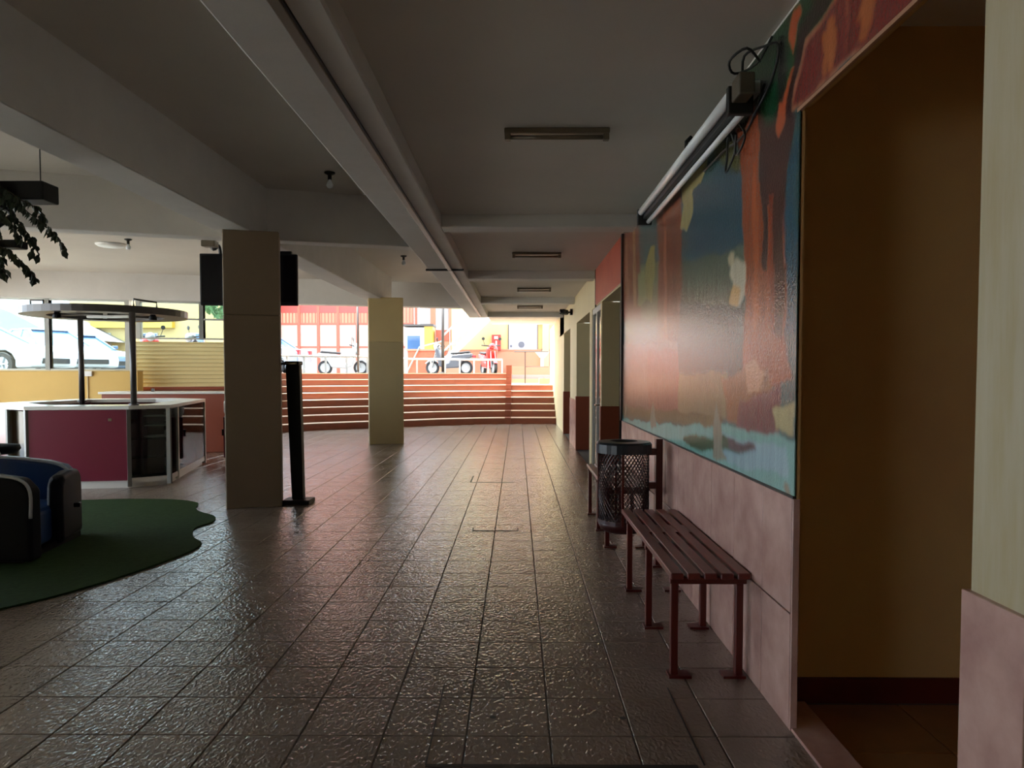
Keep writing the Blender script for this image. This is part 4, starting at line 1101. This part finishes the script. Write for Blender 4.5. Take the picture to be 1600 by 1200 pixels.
# white railing along the top of the steps
def railing(label, pts, h, n, mname, extra_mid=True):
    e = thing('railing', label, 'railing', (pts[0][0], pts[0][1], 1.4))
    P = [Vector((a, b, 0)) for a, b in pts]
    tot = [0]
    for i in range(len(P) - 1): tot.append(tot[-1] + (P[i + 1] - P[i]).length)
    def ev(t):
        d = t * tot[-1]
        for i in range(len(P) - 1):
            if d <= tot[i + 1] + 1e-6: return P[i].lerp(P[i + 1], (d - tot[i]) / (tot[i + 1] - tot[i]))
        return P[-1]
    zb = 1.42
    MB().tube([ev(k / 12) + Vector((0, 0, zb + h)) for k in range(13)], 0.032, 8).build('top_rail', mname, e, smooth=True)
    for k in range(n):
        p = ev(k / (n - 1))
        MB().obox((p.x, p.y), (0.05, 0.05), 0, zb - 0.01, zb + h).build('baluster', mname, e)
railing('white tubular railing along the street edge left of the yellow pillar', [(-7.3, 19.6), (-6.3, 21.2), (-4.6, 22.0)], 0.52, 7, 'rail_white')
railing('white tubular railing along the street edge right of the yellow pillar', [(-4.0, 22.2), (-2.6, 23.1), (-0.5, 23.9)], 0.46, 9, 'rail_white')
lr = thing('landing_railing', 'thin dark handrail over the lower side steps', 'railing', (0.5, 24.0, 1.07))
MB().tube([(-0.1, 24.0, 2.15), (1.05, 24.0, 2.15)], 0.02, 8).build('top_rail', 'pole', lr)
MB().tube([(0.27, 24.0, 1.07), (0.27, 24.0, 2.15)], 0.02, 8).build('post', 'pole', lr)
MB().tube([(0.27, 24.0, 1.65), (1.05, 24.0, 1.65)], 0.014, 8).build('mid_rail', 'pole', lr)

def post(label, x, y, h, r, m='pole'):
    e = thing('street_pole', label, 'pole', (x, y, 1.42))
    MB().tube([(x, y, 1.40), (x, y, 1.42 + h)], r, 10).build('shaft', m, e, smooth=True)
    MB().lathe([(r * 2.4, 0.0), (r * 2.4, 0.03), (r, 0.05)], (x, y, 1.42), 12).build('base_flange', m, e)
    return e
post('thin dark brown pole in front of the red gate, left of the yellow pillar', -4.75, 21.4, 2.6, 0.03)
post('grey pole in front of the outdoor stair, right of the yellow pillar', -2.42, 23.4, 3.2, 0.05)

# red gate
gt = thing('street_gate', 'orange-red barred gate with pale panels across the street', 'gate', (-8.5, 36, SZ))
gy = 36.0
MB().box(-12.9, -7.4, gy - 0.05, gy + 0.05, 4.45, 4.9).build('header', 'gate_red', gt)
MB().box(-12.9, -5.2, gy - 0.04, gy + 0.04, 3.85, 3.95).build('rail', 'gate_orange', gt)
MB().box(-12.9, -5.2, gy - 0.04, gy + 0.04, 4.75, 4.85).build('rail', 'gate_orange', gt)
MB().box(-12.9, -5.2, gy - 0.04, gy + 0.04, 2.7, 2.78).build('rail', 'gate_orange', gt)
for k in range(9):
    x = -12.9 + k * 0.98
    MB().box(x - 0.07, x + 0.07, gy - 0.07, gy + 0.07, SZ, 5.0).build('post', 'gate_orange', gt)
    if k < 8:
        MB().box(x + 0.07, x + 0.91, gy - 0.02, gy + 0.02, SZ + 0.05, 3.86).build('panel', 'gate_panel', gt)
        for j in range(5):
            xx = x + 0.07 + (j + 0.5) * 0.168
            MB().box(xx - 0.022, xx + 0.022, gy - 0.015, gy + 0.015, 3.9, 4.8).build('bar', 'gate_orange', gt)

# facades beyond the street
def building(name, label, loc): return thing(name, label, 'building', loc)
b1 = building('street_building', 'pale yellow street building seen through the windows left of the near pillar', (-20, 44, SZ))
MB().box(-27.5, -14.5, 44, 52, SZ, 8.6).build('wall', 'facade_y', b1)
for k, (x, z) in enumerate(((-25.5, 2.6), (-22.6, 2.6), (-19.7, 2.6), (-16.8, 2.6))):
    wn_ = MB().box(x - 0.55, x + 0.55, 43.93, 44.0, z, z + 1.3).build('window', 'facade_w', b1)
    MB().box(x - 0.47, x + 0.47, 43.90, 43.93, z + 0.08, z + 1.22).build('pane', 'car_glass', wn_)
MB().box(-18.6, -14.6, 43.9, 44.0, SZ, 3.2).build('shutter', 'car_blue', b1)
MB().box(-27.6, -14.4, 43.8, 52.1, 8.6, 8.9).build('roof', 'roof_grey', b1)
MB().box(-26, -21, 43.6, 44, 4.2, 4.9).build('awning', 'yellow_box', b1)
b2h = building('grey_roof_house', 'house with a grey pitched roof beyond the leftmost car', (-29, 38, SZ))
MB().box(-33, -25.0, 38, 44, SZ, 3.4).build('wall', 'facade_p', b2h)
MB().extr([(-34, 3.3), (-24.0, 3.3), (-26.5, 4.6), (-27.5, 5.0), (-31, 5.0)], 'y', 37.5, 44.5).build('roof', 'roof_grey', b2h)
b3h = building('white_building', 'white street building behind the grey pole', (-4, 48, SZ))
MB().box(-6.5, 3, 48, 56, SZ, 12).build('wall', 'facade_w', b3h)
for x in (-5.6, -4.4): MB().box(x - 0.16, x + 0.16, 47.9, 48, 3.0, 9.0).build('pilaster', 'facade_p', b3h)
MB().box(-6.6, 3.1, 47.8, 56.1, 12, 12.4).build('cornice', 'facade_p', b3h)
b5h = building('peach_building', 'tall peach and red building above and behind the street gate', (-10, 40, SZ))
MB().box(-14.3, -6.8, 40, 47.5, SZ, 10).build('wall', 'facade_p', b5h)
for k in range(4):
    wn_ = MB().box(-13.6 + k * 1.9, -12.5 + k * 1.9, 39.93, 40, 5.4, 6.8).build('window', 'facade_w', b5h)
    MB().box(-13.52 + k * 1.9, -12.58 + k * 1.9, 39.9, 39.93, 5.48, 6.72).build('pane', 'car_glass', wn_)
MB().box(-14.3, -6.7, 39.8, 47.6, 10, 10.3).build('roof', 'roof_grey', b5h)

# stair building with poster
b4h = building('stair_building', 'yellow and peach wall with the poster and outdoor stair at the corridor end', (0, 28.5, SZ))
MB().box(-2.6, 6, 28.5, 29.0, 2.35, 7).build('upper_wall', 'facade_y', b4h)
MB().box(-2.6, 6, 28.46, 29.0, 0.9, 2.35).build('dado', 'facade_p', b4h)
MB().box(-2.62, 6, 28.43, 28.47, 2.33, 2.38).build('dado_cap', 'facade_p', b4h)
MB().box(1.0, 1.25, 28.2, 28.5, 0.9, 6).build('pilaster', 'facade_y', b4h)
ls_ = thing('landing_steps', 'short pale flight of steps beyond the landing below the poster', 'steps', (1, 26, 1.07))
for k in range(4):
    MB().box(-0.34, 3, 25.9 + k * 0.35, 28.42, 1.076 + k * 0.155, 1.23 + k * 0.155).build('step', 'facade_p', ls_)
ps = thing('poster', 'large pale lilac printed poster on the yellow wall at the corridor end', 'poster', (0.24, 28.45, 2.9))
MB().box(-0.36, 0.82, 28.44, 28.49, 2.33, 3.56).build('frame', 'pole', ps)
MB().box(-0.32, 0.79, 28.425, 28.44, 2.37, 3.52).build('sheet', 'poster', ps)
M['print_pink'] = mat('pink_print', (160, 116, 138), 0.4); M['print_grey'] = mat('grey_print', (70, 72, 80), 0.4); M['print_blue'] = mat('blue_print', (116, 126, 156), 0.4)
for x0, x1, z0, z1, m in ((0.0, 0.62, 3.28, 3.36, 'print_pink'), (-0.02, 0.66, 3.12, 3.2, 'print_pink'), (0.05, 0.6, 2.98, 3.04, 'print_pink'), (0.1, 0.74, 2.82, 2.84, 'print_blue'), (0.1, 0.7, 2.74, 2.76, 'print_blue')):
    MB().box(x0, x1, 28.421, 28.425, z0, z1).build('print', m, ps)
MB().lathe([(0.13, 0), (0.001, -0.002)], (0.17, 28.424, 2.56), 14, axis='y').build('print', 'print_grey', ps)
MB().lathe([(0.05, 0), (0.001, -0.002)], (-0.24, 28.424, 2.5), 12, axis='y').build('print', 'print_grey', ps)
fb = thing('hose_cabinet', 'red fire hose cabinet on the wall left of the poster', 'cabinet', (-0.8, 28.4, 2.6))
MB().box(-1.0, -0.64, 28.28, 28.5, 2.32, 2.95).build('box', 'hydrant_red', fb, bevel=0.01)
MB().box(-0.9, -0.76, 28.27, 28.28, 2.78, 2.88).build('plate', 'white', fb)
MB().box(-0.85, -0.80, 28.27, 28.28, 2.40, 2.70).build('hose', 'white', fb)
dp = thing('drain_pipe', 'grey bent drain pipe on the wall right of the poster', 'pipe', (1.0, 28.2, 2.4))
MB().tube([(0.88, 28.4, 3.5), (1.1, 28.35, 3.5), (1.12, 28.35, 3.3), (1.12, 28.35, 2.3)], 0.06, 8).build('pipe', 'steel', dp)
MB().box(0.85, 1.2, 28.25, 28.4, 3.4, 3.55).build('hopper', 'steel', dp)
bn = thing('street_basin', 'white basin with dark fittings below the drain pipe', 'basin', (0.95, 27.4, 1.7))
MB().lathe([(0.001, 0.0), (0.1, 0.02), (0.24, 0.2), (0.26, 0.24), (0.2, 0.22)], (0.95, 27.2, 2.0), 18).build('bowl', 'white', bn, smooth=True)
MB().tube([(0.95, 27.2, 1.695), (0.95, 27.2, 2.02)], 0.06, 10).build('pedestal', 'white', bn)
MB().tube([(0.95, 27.42, 2.2), (0.95, 27.42, 2.34), (0.95, 27.3, 2.34)], 0.02, 6).build('tap', 'tyre', bn)
bxx = thing('carton', 'tan carton on the landing above the side steps', 'box', (0.85, 24.1, 1.07))
MB().box(0.72, 1.06, 23.5, 23.85, 1.074, 1.27).build('body', 'facade_y', bxx, bevel=0.005)
MB().box(0.86, 0.90, 23.49, 23.86, 1.272, 1.276).build('tape', 'print_grey', bxx)

# outdoor stair rising to the right
os_ = thing('outdoor_stair', 'white outdoor stair rising to the right behind the scooters', 'stair', (-2.0, 27.4, SZ))
x0, z0, x1, z1 = -2.75, 1.9, -0.65, 3.95
NS = 12
for k in range(NS):
    t0 = k / NS; t1 = (k + 1) / NS
    xa, xb = x0 + (x1 - x0) * t0, x0 + (x1 - x0) * t1
    za = z0 + (z1 - z0) * t1
    MB().box(xa, xb + 0.03, 26.9, 28.2, za - 0.05, za).build('tread', 'white', os_)
dz = 0.20
MB().add([(x0, 26.85, z0 - dz), (x1, 26.85, z1 - dz), (x1, 26.85, z1 + 0.1), (x0, 26.85, z0 + 0.1), (x0, 26.92, z0 - dz), (x1, 26.92, z1 - dz), (x1, 26.92, z1 + 0.1), (x0, 26.92, z0 + 0.1)],
         [(0, 1, 2, 3), (7, 6, 5, 4), (0, 4, 5, 1), (3, 2, 6, 7), (0, 3, 7, 4), (1, 5, 6, 2)]).build('stringer', 'white', os_)
for k in range(10):
    t = k / 9
    xx, zz = x0 + (x1 - x0) * t, z0 + (z1 - z0) * t
    MB().tube([(xx, 26.88, zz + 0.05), (xx, 26.88, zz + 0.95)], 0.014, 6).build('baluster', 'rail_green', os_)
for h in (0.35, 0.95):
    MB().tube([(x0, 26.88, z0 + h), (x1, 26.88, z1 + h)], 0.03, 8).build('handrail', 'rail_green', os_)
MB().box(x0 - 0.2, x0 + 0.6, 26.9, 28.2, SZ, z0).build('plinth', 'facade_p', os_)

bw = thing('brick_planter', 'brick planter wall with steps beside the white railing', 'planter', (-4.4, 30, SZ))
MB().box(-4.5, -2.9, 29.5, 30.2, SZ, 2.35).build('wall', 'brick', bw)
MB().box(-4.55, -2.85, 29.45, 30.25, 2.35, 2.42).build('coping', 'facade_p', bw)
MB().tube([(-4.5, 29.4, 1.5), (-4.0, 29.4, 2.5), (-3.0, 29.4, 2.75)], 0.03, 8).build('handrail', 'rail_green', bw)
yb = thing('yellow_kiosk_box', 'yellow and white street booth behind the brick planter', 'booth', (-4.3, 34, SZ))
MB().box(-5.3, -4.4, 34, 35, SZ, 3.6).build('white_body', 'facade_w', yb)
MB().box(-4.4, -4.0, 34, 35, SZ, 3.65).build('yellow_body', 'yellow_box', yb)
MB().box(-5.4, -3.95, 33.9, 35.1, 3.65, 3.75).build('roof', 'pole', yb)
MB().box(-5.2, -4.6, 33.98, 34, 2.4, 3.2).build('hatch', 'car_glass', yb)
ob = thing('orange_booth', 'small orange street booth right of the yellow one', 'booth', (-3.6, 35, SZ))
MB().box(-3.9, -2.9, 34.5, 35.5, SZ, 3.5).build('body', 'facade_p', ob)
MB().box(-3.9, -3.0, 34.45, 34.5, 3.0, 3.5).build('sign_board', 'gate_orange', ob)

# trees beyond
def tree(label, x, y, z, r, h):
    e = thing('street_tree', label, 'tree', (x, y, SZ))
    MB().tube([(x, y, SZ), (x + 0.1, y, z)], [0.18, 0.1], 8).build('trunk', 'stem', e)
    b = MB()
    rnd = random.Random(int(x * 10))
    for k in range(900):
        a = rnd.uniform(0, 6.283); u = rnd.uniform(-1, 1); q = rnd.uniform(0.55, 1) ** 0.5 * r
        c = Vector((x + math.cos(a) * math.sqrt(1 - u * u) * q, y + math.sin(a) * math.sqrt(1 - u * u) * q, z + u * q * h))
        d1 = Vector((rnd.gauss(0, 1), rnd.gauss(0, 1), rnd.gauss(0, 1))).normalized() * 0.2
        d2 = Vector((rnd.gauss(0, 1), rnd.gauss(0, 1), rnd.gauss(0, 1))).normalized() * 0.12
        b.add([c - d1, c + d2, c + d1, c - d2], [(0, 1, 2, 3)])
    o = bpy.data.objects.new('foliage', b.mesh('foliage', 'foliage', fix=False)); C.objects.link(o)
    o.parent = e; o.location = -e.location; o['kind'] = 'stuff'
tree('leafy street tree seen above the cream screen left of the near pillar', -13.5, 34, 5.2, 1.6, 0.8)

for o in list(bpy.data.objects):
    if '_w' in o: del o['_w']
